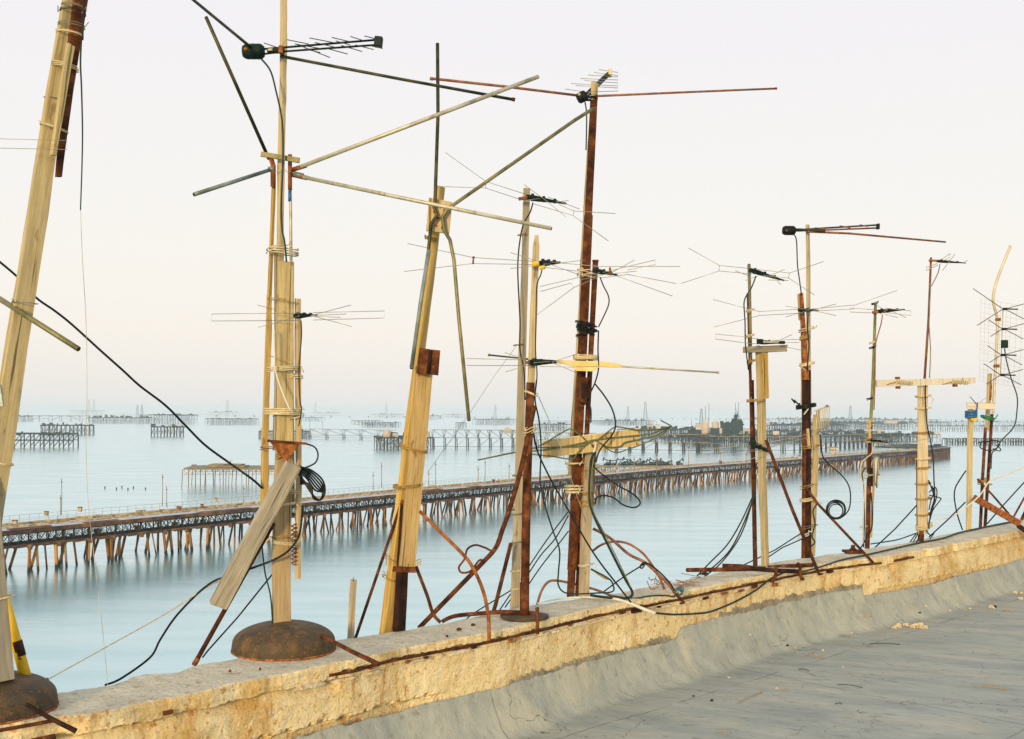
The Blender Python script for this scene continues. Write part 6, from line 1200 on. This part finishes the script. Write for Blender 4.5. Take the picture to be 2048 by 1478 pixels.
rod('upper rusty bar leaning at the very right edge', [(2026, 1036), (2060, 975)], YK - .3, 4, 'rust', False)
rod('lower thick rusty bar at the very right edge of the wall', [(2043, 1040), (2062, 1000)], YK - .35, 7, 'rust', False)
cable('white cable rising along the wall to the right edge of the picture', [(1836, 1062), (1865, 1050), (1882, 1038), (1904, 1033), (1933, 1014), (1960, 990), (1980, 962), (2009, 950), (2048, 933), (2090, 915)], YK - .6, 3, 'white_cable')
cable('black stay line from the thick crossboard post down left', [(1834, 1010), (1790, 1058), (1749, 1096)], YJ + .05, 2.6, smooth=False)
cable('black stay line between the gallows post and the thick crossboard post', [(1931, 1004), (1895, 1040), (1858, 1074)], YJ + .15, 2.6, smooth=False)
cable('black cable lying low from the crossboard post foot left to the cane mast', [(1836, 1065), (1800, 1078), (1775, 1083), (1741, 1088)], YJ - .2, 2.6)
cable('dark cable bowing left beside the gallows post', [(1932, 941), (1918, 962), (1910, 978), (1909, 999), (1915, 1030), (1925, 1060)], YK - .28, 2.6)
cable('black cable rising to the right edge behind the rusty channel', [(2090, 925), (2048, 965), (2005, 1012), (1974, 1048)], YK + .05, 2.6, smooth=False)
# the long dark cable on the wall
def wcab(px, py):
    g = ground(px, py, ZT + .008); c = g.x - g.y
    return g if c < cin(g.x + g.y) - .01 else wallpt(px, py, .03)
W = smooth_pts([wcab(x, y) for (x, y) in ((1308, 1226), (1330, 1228), (1352, 1229), (1395, 1227), (1425, 1222), (1473, 1202), (1512, 1180), (1536, 1161), (1552, 1152))] + [ground(x, y, ZT + .010) for (x, y) in ((1575, 1143), (1600, 1144), (1633, 1136), (1655, 1129), (1687, 1119), (1736, 1109), (1797, 1095), (1841, 1085), (1884, 1077), (1917, 1066), (1961, 1056), (2005, 1047), (2030, 1043))])
V_, F_ = tube_geo(W, [1.9 / F * p.y for p in W], 6); tag(link('cable', [v - W[0] for v in V_], F_, M['green_cable'], None, True, origin=W[0].copy()), 'long dark green cable drooping over the wall face and running right along its top', 'cable')

# ---- loose dirt
for i, (px, py, w_, mt, lb) in enumerate(((1788, 1257, 9, 'pale_mortar', 'dark-spotted crumb, leftmost in the row of mortar crumbs on the roof'), (1797, 1255, 16, 'pale_mortar', 'big pale mortar crumb with a dark hole on the roof at right'), (1812, 1252, 11, 'pale_mortar', 'pale crumb, third from the left in the row of mortar crumbs on the roof'), (1825, 1256, 14, 'pale_mortar', 'pale mortar crumb at the middle of the row on the roof'), (1838, 1255, 17, 'pale_mortar', 'wide pale mortar crumb, second from the right in the row on the roof'), (1850, 1257, 12, 'pale_mortar', 'pale mortar crumb at the right end of the row on the roof'))):
    chunk(lb, px, py, w_, mt, seed=i + 3)
for i, (px, py, w_) in enumerate(((1840, 1226), (1899, 1222), (1940, 1218), (1983, 1216), (1990, 1215), (2030, 1187), (2043, 1188), (2041, 1199), (1575, 1292), (1458, 1356), (1703, 1266), (1646, 1302), (1424, 1402), (1500, 1270), (1722, 1232), (1686, 1335), (1387, 1393), (1402, 1434), (1553, 1378), (1591, 1297), (1960, 1214), (1852, 1213))) if False else enumerate(((1840, 1226, 5), (1899, 1222, 5), (1940, 1218, 5), (1983, 1216, 11), (1990, 1215, 8), (2030, 1187, 9), (2043, 1188, 8), (2041, 1199, 9), (1575, 1292, 6), (1458, 1356, 5), (1703, 1266, 4), (1646, 1302, 5), (1424, 1402, 7), (1500, 1270, 4), (1722, 1232, 4), (1686, 1335, 4), (1387, 1393, 5), (1553, 1378, 6), (1591, 1297, 4), (1852, 1213, 5))):
    chunk('small loose pebble of mortar on the grey roof sheet', px, py, w_, 'pale_mortar' if i % 4 else 'rust_black', 'pebbles scattered on the roof', 'pebble', 'pebble', seed=i)
for i, (px, py, L_, a) in enumerate(((1770, 1288, 60, .03), (1630, 1312, 32, .12), (1447, 1464, 32, .05), (1677, 1408, 14, 0), (1690, 1272, 22, .1), (2015, 1222, 24, .08), (1608, 1340, 20, .2), (1500, 1395, 50, -.45), (1980, 1375, 70, .1), (1700, 1372, 50, .12), (1570, 1380, 16, .05), (1735, 1234, 16, -.1))):
    p0 = onroof(px - L_ / 2, py - a * L_ / 2, .004); p1 = onroof(px, py, .006); p2 = onroof(px + L_ / 2, py + a * L_ / 2, .004)
    mb = MB(); mb.add(*tube_geo(smooth_pts([p0, p1 + Vector((.006, .012, .002)), p2]), .8 / F * p0.y, 5)); tag(mb.build('twig', M['tiewire' if i % 3 else 'dark_olive']), 'dry twig lying on the grey roof sheet', 'twig', 'twigs scattered on the roof')
for i, (px, py, w_) in enumerate(((918, 1260, 11), (946, 1251, 9), (894, 1274, 6), (460, 1344, 6), (520, 1340, 5))):
    p = ground(px, py, ZT + .004); mb = MB(); mb.lathe(p, [(w_ / 2 / F * p.y, 0), (w_ / 2 / F * p.y, .005), (w_ / 3 / F * p.y, .009)], 7); tag(mb.build('rust_flake', M['rust']), 'small rust flake lying on the wall top', 'flake', 'rust flakes on the wall top')

# ================================================================== haze
bm = bmesh.new(); bmesh.ops.create_cube(bm, size=1)
X_ = SEA * 1.05
for v in bm.verts: v.co = Vector((v.co.x * 2 * X_, v.co.y * 2 * X_, (v.co.z + .5) * 112 - 32.5))
me = bpy.data.meshes.new('haze'); bm.to_mesh(me); bm.free(); hz = bpy.data.objects.new('haze', me); COL.objects.link(hz); hz['kind'] = 'stuff'
hm = bpy.data.materials.new('haze'); hm.use_nodes = True; n_ = hm.node_tree; n_.nodes.clear(); o_ = n_.nodes.new('ShaderNodeOutputMaterial'); v_ = n_.nodes.new('ShaderNodeVolumePrincipled')
v_.inputs['Color'].default_value = (.76, .85, .91, 1); v_.inputs['Density'].default_value = .00012; v_.inputs['Anisotropy'].default_value = 0
n_.links.new(v_.outputs[0], o_.inputs['Volume']); me.materials.append(hm)
